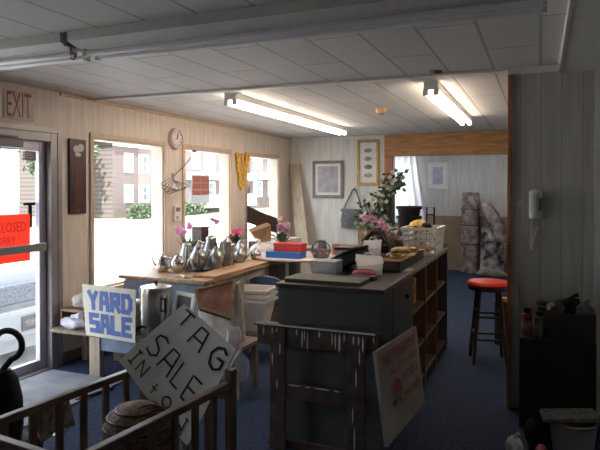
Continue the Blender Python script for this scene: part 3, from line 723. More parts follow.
# rolled rugs
rg = T('rolled_rug', 'rolled patterned rug standing upright, the taller and straighter of the two', 'rug', (-1.2, 11.2, 0))
sp_ = []
MB().tube([(-1.2 - .02, 11.17, .012), (-1.2, 11.2, .5), (-1.205, 11.22, 1.0), (-1.2, 11.25, 1.50)], [.165, .165, .16, .155], 20).build('roll', M['rugred'], rg, smooth=True)
sp_ = [Vector((-1.2 + (.02 + .0085 * i * .5) * math.cos(i * .5), 11.25 + (.02 + .0085 * i * .5) * math.sin(i * .5), 1.505)) for i in range(30)]
MB().tube(sp_, .006, 5).build('spiral_edge', M['rugback'], rg)
for z in (.55, .9, 1.2): MB().tube(arc((-1.202, 11.205, z), .168, 0, 2 * PI, 24, (1, 0, 0), (0, 1, 0))[:-1], .007, 5, True).build('twine', M['black'], rg)
rg = T('rolled_rug', 'black and white patterned rug slumped against the upright rolled rug', 'rug', (-.8, 11.15, 0))
MB().tube([(-.955, 11.12, 1.30), (-.90, 11.1, 1.22), (-.79, 11.08, 1.06), (-.70, 11.08, .86), (-.65, 11.08, .6), (-.64, 11.08, .34)], [.06, .11, .125, .13, .13, .125], 20).build('roll', M['rugred'], rg, smooth=True)
MB().grid(lambda u, v: (-1.0 + .42 * u - .05 * v * (u - .5), 10.93 - .10 * math.sin(PI * u) - .05 * (1 - v), .012 + v * (.86 - .20 * u + .05 * math.sin(u * 6))), 18, 12, .05).build('draped_end', M['ruggrey'], rg, smooth=True)
b = MB(); b.tube([(-1.05, 10.90, .03), (-.9, 10.84, .10), (-.7, 10.84, .06), (-.55, 10.9, .03)], [.03, .10, .09, .03], 12); b.build('floor_fold', M['rugback'], rg, smooth=True)

# ================================================================== STOOL
st = T('bar_stool', 'tall wooden bar stool with a round red padded seat', 'stool', (-.40, 5.55, 0))
cx0, cy0 = -.435, 5.55
MB().lathe([(0, .66), (.175, .66), (.18, .675), (.18, .69), (0, .69)], (cx0, cy0, 0), 28).build('seat_base', M['darkw'], st)
MB().lathe([(.175, .69), (.188, .70), (.19, .715), (.175, .735), (.10, .747), (0, .75)], (cx0, cy0, 0), 28).build('seat', M['redv'], st, smooth=True)
lp = []
for k in range(4):
    a = PI / 4 + k * PI / 2 + R(12); top = Vector((cx0 + .12 * math.cos(a), cy0 + .12 * math.sin(a), .66)); bot = Vector((cx0 + .205 * math.cos(a), cy0 + .205 * math.sin(a), 0))
    MB().tube([bot, top], [.016, .02], 10).build('leg', M['darkw'], st, smooth=True); lp.append((bot, top))
for k in range(4):
    for z in (.22 + .04 * (k % 2), .42 + .04 * (k % 2)):
        q = []
        for (bo, to) in (lp[k], lp[(k + 1) % 4]): q.append(bo + (to - bo) * (z / .66))
        MB().tube(q, .011, 8).build('rung', M['darkw'], st)
bx = T('wooden_crate', 'dark crate of odds and ends on the floor behind the bar stool', 'crate', (-.22, 6.3, 0))
b = MB(); xx0, xx1, yy0, yy1 = -.42, -.06, 6.15, 6.55
b.box((xx0, yy0, 0), (xx1, yy0 + .02, .44)); b.box((xx0, yy1 - .02, 0), (xx1, yy1, .44)); b.box((xx0, yy0 + .02, 0), (xx0 + .02, yy1 - .02, .44)); b.box((xx1 - .02, yy0 + .02, 0), (xx1, yy1 - .02, .44)); b.box((xx0 + .02, yy0 + .02, .30), (xx1 - .02, yy1 - .02, .32))
b.build('crate_box', M['darkw'], bx)
for k, (x, y, r, mm) in enumerate(((-.34, 6.27, .075, 'amber'), (-.2, 6.25, .07, 'terracotta'), (-.13, 6.4, .06, 'white'))):
    o = MB(); o.lathe([(0, 0), (r * .7, 0), (r, r * .8), (r * .6, r * 1.7), (r * .7, r * 1.9), (0, r * 1.9)], (x, y, .32), 16)
    tag(o.build('ornament_pot', M[mm], None, smooth=True), ['amber round pot in the crate behind the stool', 'brown round pot in the crate behind the stool', 'small white pot in the crate behind the stool'][k], 'pot', 'pots in the crate')

# ================================================================== COUNTER
CX0, CX1, CY0, CY1, CZ = -1.505, -.845, 3.255, 5.85, 1.0
ct = T('shop_counter', 'long dark grey shop counter with open shelves on its right side', 'counter', ((CX0 + CX1) / 2, (CY0 + CY1) / 2, 0))
MB().box((CX0, CY0, 0), (CX1, CY0 + .04, CZ - .03)).build('end_panel', M['cgrey'], ct)
MB().box((CX0, CY1 - .04, 0), (CX1, CY1, CZ + .05)).build('far_end_panel', M['cside'], ct)
MB().box((CX0, CY0 + .04, 0), (CX0 + .03, CY1 - .04, CZ - .03)).build('back_panel', M['cside'], ct)
b = MB(); b.box((CX0 - .015, CY0 - .015, CZ - .03), (CX1 + .015, CY1 - .04, CZ), bev=.005); b.build('countertop', M['ctop'], ct)
MB().box((CX1 - .03, CY0 + .04, 0), (CX1, 3.52, CZ - .03)).build('stile', M['cgrey'], ct)
dr = MB().box((CX1 - .022, 3.525, .09), (CX1 + .004, 4.10, CZ - .035), bev=.003).build('door', M['cside'], ct)
MB().ball((CX1 + .018, 3.86, .86), .016).build('knob', M['black'], dr)
for y in (4.12, 4.66, 5.2): MB().box((CX0 + .03, y, 0), (CX1 - .001, y + .03, CZ - .03)).build('divider', M['brownw'], ct)
for z in (.08, .36, .66): MB().box((CX0 + .03, 4.15, z), (CX1 - .01, 5.74, z + .022)).build('shelf', M['brownw'], ct)
MB().box((CX1 - .04, 3.525, 0), (CX1 - .01, CY1 - .04, .079)).build('toe_kick', M['black'], ct)
for k, (y, z, dy, h, mm, nm, lab) in enumerate((
    (4.28, .682, .16, .14, 'red', 'small_box', 'red box on the top shelf inside the counter'),
    (4.52, .682, .10, .20, 'amber', 'small_box', 'amber box beside the red one on the counter top shelf'),
    (4.86, .682, .2, .16, 'card', 'small_box', 'brown carton on the counter top shelf'),
    (4.34, .382, .22, .14, 'amber', 'small_box', 'amber box on the middle shelf inside the counter'),
    (4.83, .382, .16, .16, 'straw', 'small_box', 'straw coloured box on the middle shelf inside the counter'),
    (5.45, .682, .18, .2, 'cside', 'small_box', 'grey box at the far end of the counter shelf'),
    (4.4, .102, .24, .18, 'white', 'small_box', 'white box on the bottom shelf inside the counter'),
    (4.9, .102, .22, .16, 'card', 'small_box', 'brown carton on the bottom shelf inside the counter'))):
    t = T(nm, lab, 'box', (CX1 - .18, y, z)); MB().box((CX1 - .30, y - dy / 2, z), (CX1 - .06, y + dy / 2, z + h * .8), bev=.003).build('body', M[mm], t); MB().box((CX1 - .302, y - dy / 2 - .002, z + h * .8), (CX1 - .058, y + dy / 2 + .002, z + h), bev=.003).build('lid', M[mm], t)
lbl = T('price_label', 'small white label stuck to the edge of the counter top', 'label', (-.84, 4.45, CZ))
MB().box((-.893, 4.04, CZ + .0005), (-.848, 4.2, CZ + .0025)).build('card', M['paper'], lbl)
b = MB()
for k in range(3): b.box((-.888, 4.07 + k * .035, CZ + .0025), (-.853, 4.075 + k * .035, CZ + .003))
b.build('print_lines', M['greyframe'], lbl)

def openbox(name, label, cat, lo, hi, m, th=.012, fill=None, rz=0, flaps=False):
    lo, hi = Vector(lo), Vector(hi); c = (lo + hi) / 2; c.z = lo.z; d = (hi - lo) / 2
    t = T(name, label, cat, c, rz); b = MB(); h = hi.z - lo.z
    b.box((-d.x, -d.y, 0), (d.x, d.y, th)); b.box((-d.x, -d.y, th), (-d.x + th, d.y, h)); b.box((d.x - th, -d.y, th), (d.x, d.y, h)); b.box((-d.x + th, -d.y, th), (d.x - th, -d.y + th, h)); b.box((-d.x + th, d.y - th, th), (d.x - th, d.y, h))
    b.build('box_body', m, t, local=True)
    if fill is not None: MB().box((-d.x + th, -d.y + th, th), (d.x - th, d.y - th, h * .7)).build('contents', fill, t, local=True)
    return t
fb = T('flat_box', 'flat olive grey lidded box on the near end of the counter', 'box', (-1.27, 3.46, CZ))
MB().box((-1.49, 3.31, CZ), (-1.0, 3.54, CZ + .012), bev=.003).build('tray', M['olive'], fb); MB().box((-1.495, 3.305, CZ + .0125), (-.995, 3.545, CZ + .022), bev=.003).build('lid', M['olive'], fb)
# translucent tub
tb = T('plastic_tub', 'milky plastic tub on the counter behind the flat box', 'tub', (-1.38, 3.8, CZ))
b = MB(); b.prism([(-.09, -.07), (.09, -.07), (.09, .07), (-.09, .07)], 0, .075); b.build('tub_body', M['tub'], tb, local=True)
b = MB(); b.box((-.095, -.075, .0755), (.095, .075, .085), bev=.004); b.build('lid', M['tub'], tb, local=True)
# black tilted case
bc = T('black_case', 'glossy black case lying tilted open on the counter', 'case', (-1.29, 4.02, CZ), R(-12)); bc.scale = (.85, .85, .85)
mt = Matrix.Translation((0, 0, .085)) @ Matrix.Rotation(R(-26), 4, 'Y')
MB().box((-.15, -.12, -.055), (.15, .12, .03), mt, bev=.006).build('base', M['black'], bc, local=True)
MB().box((-.16, -.13, .032), (.16, .13, .055), mt, bev=.006).build('lid', M['black'], bc, local=True)
MB().box((-.02, -.125, .02), (.02, -.119, .04), mt).build('latch', M['alud'], bc, local=True)
# paper bag
def paperbag(name, label, c, w, d, h, m, rz=0, lean=0.):
    t = T(name, label, 'bag', c, rz); b = MB()
    base = [(-w, -d), (w, -d), (w, d), (-w, d)]; rows = []
    for k in range(5):
        f = 1 + .04 * k; off = lean * k / 4
        rows.append([b.bm.verts.new((x * f + off + random.uniform(-.008, .008), y * f + random.uniform(-.01, .01), h * k / 4 + (random.uniform(-.012, .012) if k else 0))) for x, y in base])
    b.bm.faces.new(rows[0][::-1])
    for A, B in zip(rows, rows[1:]):
        for i in range(4): b.bm.faces.new((A[i], A[(i + 1) % 4], B[(i + 1) % 4], B[i]))
    b.build('bag_body', m, t, local=True)
    for q in (-1, 1): MB().tube([(-w * .5 + lean, q * d, h * .96), (-w * .3 + lean, q * d * .9, h * 1.14), (w * .3 + lean, q * d * .9, h * 1.14), (w * .5 + lean, q * d, h * .96)], .003, 5).build('handle', m, t, local=True)
    return t
paperbag('paper_bag', 'white paper bag standing on the counter behind the red pouch', (-1.08, 3.83, CZ), .08, .045, .125, sheer('bag_paper', (.92, .92, .92)), R(20))
paperbag('paper_bag', 'crumpled greyish paper bag on the counter, left of the white one', (-1.19, 4.24, CZ), .06, .045, .19, sheer('bag_paper_grey', (.75, .75, .76)), R(10), .02)
rp = T('pouch', 'red zip pouch on the counter in front of the white paper bag', 'pouch', (-1.05, 3.82, CZ))
b = MB(); b.ball((-1.08, 3.70, CZ + .024), .085, (1, .7, .24)); b.build('pouch_body', M['red'], rp, smooth=True)
MB().tube([(-1.14, 3.70, CZ + .0435), (-1.08, 3.71, CZ + .045), (-1.02, 3.70, CZ + .0435)], .004, 5).build('zip', M['chrome'], rp)
bl = T('wallet', 'dark blue wallet lying by the red pouch', 'wallet', (-1.18, 3.66, CZ))
b = MB(); b.box((-1.14, 3.555, CZ), (-.97, 3.635, CZ + .012), bev=.004); b.build('lower_half', M['navy'], bl); MB().box((-1.138, 3.557, CZ + .0125), (-.972, 3.633, CZ + .024), bev=.004).build('upper_half', M['navy'], bl)
# navy box with grey lid behind
nb = T('storage_box', 'grey storage box with a navy front on the counter beside the tilted black case', 'box', (-1.42, 4.38, CZ))
MB().box((-1.51, 4.34, CZ), (-1.28, 4.58, CZ + .10), bev=.004).build('body', M['offw'], nb)
MB().box((-1.44, 4.335, CZ + .01), (-1.30, 4.3395, CZ + .09)).build('front_label', M['navy'], nb)
MB().box((-1.515, 4.33, CZ + .101), (-1.275, 4.585, CZ + .12), bev=.004).build('lid', M['darkw'], nb)
# jewellery tray
jt = T('display_tray', 'shallow dark carton of gold jewellery and belts on the counter', 'tray', (-1.0, 4.55, CZ))
MB().box((-1.06, 3.98, CZ), (-.90, 4.86, CZ + .07), bev=.004).build('carton', M['olivebox'], jt)
b = MB(); b.box((-1.065, 3.975, CZ + .0705), (-.895, 4.865, CZ + .077), bev=.002); b.build('liner', M['card'], jt)
for k in range(16):
    x, y = random.uniform(-1.02, -.93), random.uniform(4.05, 4.8); r = random.uniform(.03, .05)
    o = MB(); o.tube(arc((x, y, CZ + .086 + .006 * (k % 3)), r, 0, 2 * PI, 16, (1, 0, 0), (0, 1, .08))[:-1], .006 + .003 * (k % 2), 6, True)
    tag(o.build('bracelet', M['jewel' if k % 3 else 'terracotta'], None, smooth=True), 'bracelet in the heap on the straw lined tray', 'bracelet', 'bracelets on the jewellery tray')
sh = T('straw_hat', 'flattened straw hat lying on the jewellery tray', 'hat', (-.98, 4.35, CZ + .0775))
MB().lathe([(0, .012), (.10, .006), (.11, .0), (.11, .006), (.08, .018), (.07, .05), (.04, .06), (0, .06)], (0, 0, 0), 24).build('brim_and_crown', M['straw'], sh, local=True, smooth=True)
MB().open_lathe([(.081, .018), (.076, .034)], (0, 0, 0), 24).build('band', M['darkw'], sh, local=True)
# dark hats / purses heap
def hat(name, label, c, r, m, band, rz=0):
    t = T(name, label, 'hat', c, rz)
    MB().lathe([(0, 0), (r * .95, .0), (r, .008), (r * .62, .02), (r * .56, .09), (r * .4, .115), (0, .11)], (0, 0, 0), 24, sy=.85).build('felt', m, t, local=True, smooth=True)
    MB().open_lathe([(r * .625, .022), (r * .60, .05)], (0, 0, 0), 24, Matrix.Diagonal((1, .85, 1, 1))).build('band', band, t, local=True)
    return t
hat('felt_hat', 'black felt hat with a mauve band on the counter beside the orchid', (-1.21, 4.72, CZ), .105, M['blackm'], M['mauve'])
hat('felt_hat', 'dark brown wide hat on the counter in front of the black bins', (-1.22, 5.60, CZ), .10, M['darkw'], M['terracotta'])
pb = T('purse', 'dark brown purse with arched handle slumped among the hats on the counter', 'purse', (-1.12, 5.16, CZ))
MB().ball((-1.24, 5.30, CZ + .075), .11, (1.05, .5, .68)).build('purse_body', M['darkw'], pb, smooth=True)
MB().tube(arc((-1.24, 5.30, CZ + .12), .09, 0, PI, 12), .009, 6).build('handle', M['terracotta'], pb, smooth=True)
# coat heap: low wrinkled fabric
fh = T('folded_garment', 'black wrinkled garment heaped at the counter edge left of the hats', 'garment', (-1.42, 5.2, CZ))
MB().grid(lambda u, v: (-1.50 + .15 * u, 5.16 + .36 * v, CZ + .006 + .16 * math.sin(PI * u) ** .6 * math.sin(PI * v) ** .6 + .015 * math.sin(u * 14 + v * 9)), 14, 18, .004).build('cloth', M['blackm'], fh, smooth=True)
MB().tube([(-1.44, 5.22, CZ + .14), (-1.42, 5.34, CZ + .168), (-1.44, 5.46, CZ + .14)], .02, 8).build('collar', M['terracotta'], fh, smooth=True)
ch2 = T('folded_garment', 'black coat in a heap on the counter beside the jewellery tray', 'garment', (-1.3, 4.62, CZ))
MB().grid(lambda u, v: (-1.49 + .345 * u, 4.84 + .26 * v, CZ + .004 + (.18 + .03 * math.sin(u * 11)) * math.sin(PI * u) ** .5 * math.sin(PI * v) ** .5 + .012 * math.sin(u * 17 + v * 9)), 18, 14, .004).build('cloth', M['blackm'], ch2, smooth=True)
MB().tube([(-1.44, 4.88, CZ + .12), (-1.36, 4.93, CZ + .205), (-1.26, 4.92, CZ + .20), (-1.19, 4.87, CZ + .09)], [.02, .028, .026, .018], 8).build('sleeve', M['darkw'], ch2, smooth=True)
# white laundry basket with goods
bkx0, bkx1, bky0, bky1 = -1.13, -.82, 5.05, 5.5
bk = T('laundry_basket', 'white plastic slatted basket full of goods at the far end of the counter', 'basket', ((bkx0 + bkx1) / 2, (bky0 + bky1) / 2, CZ))
hx, hy, hh = (bkx1 - bkx0) / 2, (bky1 - bky0) / 2, .22
b = MB(); 
def rectring(b, sx, sy, z0, z1, t):
    b.box((-sx, -sy, z0), (sx, -sy + t, z1)); b.box((-sx, sy - t, z0), (sx, sy, z1)); b.box((-sx, -sy + t, z0), (-sx + t, sy - t, z1)); b.box((sx - t, -sy + t, z0), (sx, sy - t, z1))
b.box((-hx * .85, -hy * .88, 0), (hx * .85, hy * .88, .01))
for z, f in ((.0, .86), (.06, .9), (.115, .93), (.165, .96)): rectring(b, hx * f, hy * f, z, z + .02, .007)
for k in range(7):
    x = -hx * .85 + hx * 1.7 * k / 6
    for s in (-1, 1): b.bar((x, s * hy * .87, .01), (x * 1.14, s * hy * .99, hh), .012, .006)
for k in range(9):
    y = -hy * .86 + hy * 1.72 * k / 8
    for s in (-1, 1): b.bar((s * hx * .85, y, .01), (s * hx * .99, y * 1.12, hh), .006, .012)
b.build('lattice', M['white'], bk, local=True)
b = MB(); rectring(b, hx * 1.05, hy * 1.04, hh, hh + .022, .022); b.build('rim', M['white'], bk, local=True)
for k, (x, y, z, r, mm, lab) in enumerate(((-1.03, 5.16, .065, .05, 'terracotta', 'brown ball of yarn in the white basket, near corner'), (-.93, 5.17, .062, .05, 'card', 'orange brown ball of yarn in the white basket'), (-.96, 5.3, .068, .055, 'navy', 'navy ball of yarn in the white basket'), (-1.03, 5.38, .062, .05, 'darkw', 'dark brown ball of yarn in the white basket, far side'), (-.92, 5.40, .062, .05, 'offw', 'pale ball of yarn in the white basket'))):
    o = MB(); o.ball((x, y, CZ + z), r); 
    tag(o.build('yarn_ball', M[mm], None, smooth=True), lab, 'yarn', 'yarn balls in the white basket')
pt = T('plush_toy', 'yellow and black plush toy on top of the white basket', 'toy', (-1.02, 5.36, CZ + .2))
MB().ball((-1.04, 5.34, CZ + .235), .075, (1.15, .9, .85)).build('toy_body', M['yellow'], pt, smooth=True)
MB().ball((-.955, 5.30, CZ + .235), .05, (1, .9, .9)).build('head', M['black'], pt, smooth=True)
for s in (-1, 1): MB().ball((-1.02 + s * .03, 5.27, CZ + .225), .03, (.8, 1, .7)).build('paw', M['black'], pt, smooth=True)
# black bins stacked behind the counter
def bin_(name, label, c, r0, r1, h, m, group=None):
    t = T(name, label, 'bin', c, 0, group)
    MB().lathe([(0, 0), (r0, 0), (r1, h), (r1 - .008, h), (r0 - .008, .012), (0, .012)], (0, 0, 0), 24).build('bin_body', m, t, local=True, smooth=True)
    MB().open_lathe([(r1, h - .03), (r1 + .012, h - .028), (r1 + .012, h), (r1 - .004, h)], (0, 0, 0), 24).build('rim', m, t, local=True)
    return t
sst = T('wire_stand', 'black stand with a high rail behind the far end of the counter', 'stand', (-1.35, 6.15, 0))
b = MB(); b.box((-1.55, 5.98, .94), (-1.05, 6.38, .97), bev=.004); b.build('top', M['black'], sst)
for x in (-1.52, -1.08):
    for y in (6.02, 6.34): MB().tube([(x, y, 0), (x, y, .939)], .014, 8).build('leg', M['black'], sst)
b = MB(); b.tube([(-1.14, 6.34, .97), (-1.14, 6.34, 1.38), (-1.06, 6.34, 1.38), (-1.06, 6.34, .97)], .01, 6); b.tube([(-1.14, 6.34, 1.30), (-1.06, 6.34, 1.30)], .008, 6); b.build('rail', M['black'], sst)
bin_('waste_bin', 'black plastic bin, the lower of the two stacked behind the counter', (-1.30, 6.18, .97), .105, .125, .32, M['black'], 'stacked black bins')
bin_('waste_bin', 'black plastic bin, the upper of the two stacked behind the counter', (-1.30, 6.18, 1.295), .11, .13, .10, M['black'], 'stacked black bins')

# orchid and ivy
def petals(b, c, r, n=5, up=(0, 0, 1)):
    c = Vector(c); u = Vector(up).normalized(); x = u.orthogonal().normalized(); y = u.cross(x)
    for k in range(n):
        a = 2 * PI * k / n + random.random() * .4; d = x * math.cos(a) + y * math.sin(a)
        b.leaf(c, d + u * .35, u, r, r * .75)
oc = T('orchid', 'potted pink orchid with an arching spray on the counter left of the black bins', 'plant', (-1.37, 5.95 - .35, CZ))
ocx, ocy = -1.42, 5.62
MB().lathe([(0, 0), (.05, 0), (.065, .09), (.06, .09), (.05, .075), (0, .075)], (ocx, ocy, CZ), 16).build('pot', M['terracotta'], oc, smooth=True)
path = [Vector((ocx, ocy, CZ + .07)), Vector((ocx - .02, ocy - .02, CZ + .20)), Vector((ocx - .12, ocy - .05, CZ + .29)), Vector((ocx - .20, ocy - .08, CZ + .27))]
path2 = [Vector((ocx, ocy, CZ + .07)), Vector((ocx + .0, ocy, CZ + .16)), Vector((ocx - .02, ocy - .1, CZ + .26)), Vector((ocx + .08, ocy - .15, CZ + .20)), Vector((ocx + .10, ocy - .17, CZ + .14))]
b = MB(); b.tube(path, .004, 5); b.tube(path2, .004, 5); b.build('stem', M['leaf'], oc)
b = MB()
for q in range(16):
    k = q / 15 * 2 + .9; i = min(2, int(k)); p = path[i].lerp(path[min(i + 1, 3)], k - i)
    petals(b, p + Vector((random.uniform(-.025, .025), random.uniform(-.04, 0), random.uniform(-.02, .03))), .032, 5, (random.uniform(-.4, .4), -1, .4))
for q in range(10):
    p = path2[2].lerp(path2[4], q / 9)
    petals(b, p + Vector((random.uniform(-.03, .03), random.uniform(-.04, 0), random.uniform(-.03, .04))), .03, 5, (random.uniform(-.4, .4), -1, .3))
b.build('blossom', mat('orchid_petal', (.50, .20, .34), .6, var=.5, scale=25), oc)
b = MB()
for q in range(9): b.leaf((ocx, ocy, CZ + .08), (math.cos(q * .7), math.sin(q * .7), .55), (0, 0, 1), .16, .045)
b.build('leaves', M['leaf'], oc)
iv = T('ivy_garland', 'green ivy garland with cream blossoms climbing beside the opening', 'plant', (-2.15, 8.6, .9))
pth = [oy(x, y, 8.75) for x, y in ((398, 176), (394, 184), (386, 192), (380, 200), (376, 208), (374, 216), (372, 224))] + [oy(x, y, 8.7) for x, y in ((384, 222), (392, 226), (398, 234))]
pth2 = [oy(x, y, 8.72) for x, y in ((374, 205), (368, 212), (364, 220), (370, 226))]
b = MB(); b.tube(pth, .008, 6); b.tube(pth2, .008, 6); b.tube([oy(385, 194, 8.75), oy(388, 215, 8.75), oy(388, 262, 8.75), (oy(388, 262, 8.75).x, 8.75, 0)], .012, 6); b.build('stem', M['bark'], iv)
b = MB(); b2 = MB(); b3 = MB()
for pp, n in ((pth, 560), (pth2, 190)):
    for q in range(n):
        k = random.random() * (len(pp) - 1); i = int(k); p = pp[i].lerp(pp[i + 1], k - i) + Vector((random.gauss(0, .06), random.gauss(0, .05), random.gauss(0, .055)))
        tgt = b if q % 3 else b3
        tgt.leaf(p, (random.uniform(-1, 1), random.uniform(-1, .3), random.uniform(-1, .6)), (random.uniform(-.5, .5), -1, random.uniform(-.5, .8)), random.uniform(.07, .12), random.uniform(.05, .075))
    for q in range(n // 12):
        k = random.random() * (len(pp) - 1); i = int(k); p = pp[i].lerp(pp[i + 1], k - i) + Vector((random.gauss(0, .05), -.07 + random.gauss(0, .02), random.gauss(0, .05)))
        petals(b2, p, .045, 5, (random.uniform(-.4, .4), -1, .3))
b.build('leaves', M['leaf'], iv); b3.build('pale_leaves', M['leafl'], iv); b2.build('blossom', M['petal'], iv)

# ================================================================== OLD BROWN STAND IN FRONT OF THE COUNTER
os_ = T('work_stand', 'old brown wooden frame with white paint drips standing against the counter end', 'stand', (-1.2, 3.15, 0))
SX0, SX1, SY = -1.63, -.83, 3.17
zt = .745
MB().box((SX0 + .02, SY, zt - .11), (SX1 - .02, SY + .03, zt), bev=.003).build('top_rail', M['oldw'], os_)
MB().box((SX0, SY - .012, zt + .0005), (SX1, SY + .05, zt + .018), bev=.004).build('top_board', M['oldw'], os_)
for x in (-1.52, -1.02):
    MB().box((x, SY - .014, 0), (x + .105, SY - .0005, zt - .001), bev=.003).build('front_leg', M['oldw'], os_)
MB().box((-1.415, SY - .008, .315), (-1.021, SY + .02, .41), bev=.003).build('cross_rail', M['oldw'], os_)
MB().box((-1.55, SY + .031, 0), (-.90, SY + .06, .05), bev=.003).build('foot_rail', M['oldw'], os_)
random.seed(3)
def drip(c, sc): MB().ball(c, 1, sc, 1).build('paint_drip', M['paint'], os_)
for x, L in ((-1.565, .05), (-1.50, .03), (-1.47, .02), (-1.345, .03), (-1.31, .10), (-1.295, .06), (-1.275, .13), (-1.20, .03), (-1.12, .07), (-1.10, .09), (-1.075, .11), (-1.045, .04), (-.985, .05), (-.93, .09), (-.955, .05), (-.87, .03)):
    drip((x, SY - (.002 if -1.415 < x < -1.02 or x < -1.52 or x > -.915 else .0155), zt - .006 - L / 2), (random.uniform(.004, .0075), .003, L / 2 + .006))
MB().box((SX0 + .01, SY - .0135, zt + .009), (SX1 - .03, SY - .012, zt + .0185)).build('paint_edge', M['paint'], os_)
for x, z, L in ((-1.50, .55, .04), (-1.47, .4, .03), (-.97, .5, .06), (-.99, .28, .05), (-.95, .62, .05), (-1.45, .62, .04), (-.98, .14, .08)): drip((x, SY - .0145, z), (.005, .002, L))
for k, w in ((0, .05), (1, .02), (2, .06), (3, .02)): drip((-1.36 + .09 * k, SY - .009, .404), (w, .003, .004))
# board sign leaning on its right
ls = T('board_sign', 'white sign board with red lettering leaning against the right side of the counter', 'sign', (-.7, 3.3, 0))
q0, q1, q2, q3 = Vector((-.63, 2.93, .18)), Vector((-.60, 3.95, .13)), Vector((-.765, 3.67, .73)), Vector((-.765, 2.76, .76))
q0 = ox(388, 447, -.69); q1 = ox(425, 403, -.66); q2 = ox(416, 326, -.79); q3 = ox(376, 352, -.79)
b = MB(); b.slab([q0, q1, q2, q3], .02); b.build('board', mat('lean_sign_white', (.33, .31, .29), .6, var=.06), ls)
U = (q1 - q0).normalized(); Vv = ((q3 - q0) - U * (q3 - q0).dot(U)).normalized(); Nn = U.cross(Vv)
def sp2(u, v): return (q0.lerp(q1, u)).lerp(q3.lerp(q2, u), v)
def fit_text(s, u0, u1, v0, v1, nm, m, par):
    cu = bpy.data.curves.new(nm, 'FONT'); cu.body = s; cu.resolution_u = 2; cu.offset = .02
    o = bpy.data.objects.new('tmp', cu); COL.objects.link(o)
    me = bpy.data.meshes.new_from_object(o.evaluated_get(bpy.context.evaluated_depsgraph_get())); bpy.data.objects.remove(o)
    xs = [v.co.x for v in me.vertices]; ys = [v.co.y for v in me.vertices]; a, c, e, f = min(xs), max(xs), min(ys), max(ys)
    for v in me.vertices:
        v.co = sp2(u0 + (v.co.x - a) / (c - a) * (u1 - u0), v0 + (v.co.y - e) / (f - e) * (v1 - v0)) + Nn * .002 - wloc(par)
    me.materials.clear(); me.materials.append(m); o = bpy.data.objects.new(nm, me); COL.objects.link(o); o.parent = par
fit_text('FIRST CORNERSTONE', .09, .93, .78, .89, 'heading', M['redtx'], ls)
fit_text('ALL YOUR NEEDS', .22, .93, .64, .72, 'second_line', M['redtx'], ls)
fit_text('KITCHEN &', .48, .90, .46, .57, 'third_line', M['redtx'], ls)
fit_text('978-249-5800', .22, .92, .26, .36, 'phone_line', M['redtx'], ls)
b = MB()
b.poly([sp2(u, v) + Nn * .002 for u, v in ((.24, .40), (.42, .40), (.42, .50), (.33, .58), (.24, .50))]); b.build('house_emblem', M['redtx'], ls)
b = MB(); b.bar(q3 + Nn * .004 + Vv * -.03, q2 + Nn * .004 + Vv * -.03, .006, .003); b.build('border_line', M['redtx'], ls)

# ================================================================== WINDOW TABLE WITH TEAPOTS
def table(name, label, x0, x1, y0, y1, z, top, leg, th=.03, apron=True, lw=.05):
    t = T(name, label, 'table', ((x0 + x1) / 2, (y0 + y1) / 2, 0))
    MB().box((x0, y0, z - th), (x1, y1, z), bev=.006).build('tabletop', top, t)
    for x in (x0 + .04, x1 - .04 - lw):
        for y in (y0 + .06, y1 - .06 - lw): MB().box((x, y, 0), (x + lw, y + lw, z - th - .0005)).build('leg', leg, t)
    if apron:
        a = MB(); i = .05
        a.box((x0 + i, y0 + i, z - th - .09), (x1 - i, y0 + i + .02, z - th - .001)); a.box((x0 + i, y1 - i - .02, z - th - .09), (x1 - i, y1 - i, z - th - .001)); a.box((x1 - i - .02, y0 + i + .02, z - th - .09), (x1 - i, y1 - i - .02, z - th - .001)); a.build('apron', leg, t)
    return t
TZ = .75
wt = table('long_table', 'long wooden table under the windows covered with teapots', -3.76, -2.78, 4.46, 5.92, TZ, M['tablew'], M['palew'])
MB().grid(lambda u, v: (-3.70 + .90 * u, 4.49 - .012 + .012 * math.sin(u * 40) * (1 - v), .30 + .40 * v), 60, 4).build('drape', M['ltblue'], wt, smooth=True)
wt2 = table('side_table', 'wooden table under the window nearest the corner, covered with papers and boxes', -3.88, -3.05, 6.15, 8.1, TZ - .02, M['palew'], M['palew'])
# board lying on the table edge
bo = T('wooden_board', 'pale bare board lying along the room-side edge of the teapot table', 'board', (-2.9, 5.2, TZ))
MB().box((-3.02, 4.62, TZ), (-2.78, 6.02, TZ + .022), bev=.003).build('plank', mat('board_wood', (.44, .27, .15), .5, var=.25, scale=5, stretch=(5, .6, 5)), bo)
MB().box((-2.92, 4.66, TZ - .06), (-2.80, 4.69, TZ - .0005)).build('cleat', M['palew'], bo)
wk = T('white_ribbon', 'curl of white ribbon lying on the near end of the teapot table', 'ribbon', (-3.0, 4.55, TZ))
MB().tube([(-3.18, 4.53, TZ + .008), (-3.10, 4.56, TZ + .02), (-3.04, 4.52, TZ + .012), (-2.99, 4.58, TZ + .008)], [.008, .012, .012, .006], 6).build('strip', M['white'], wk, smooth=True); 
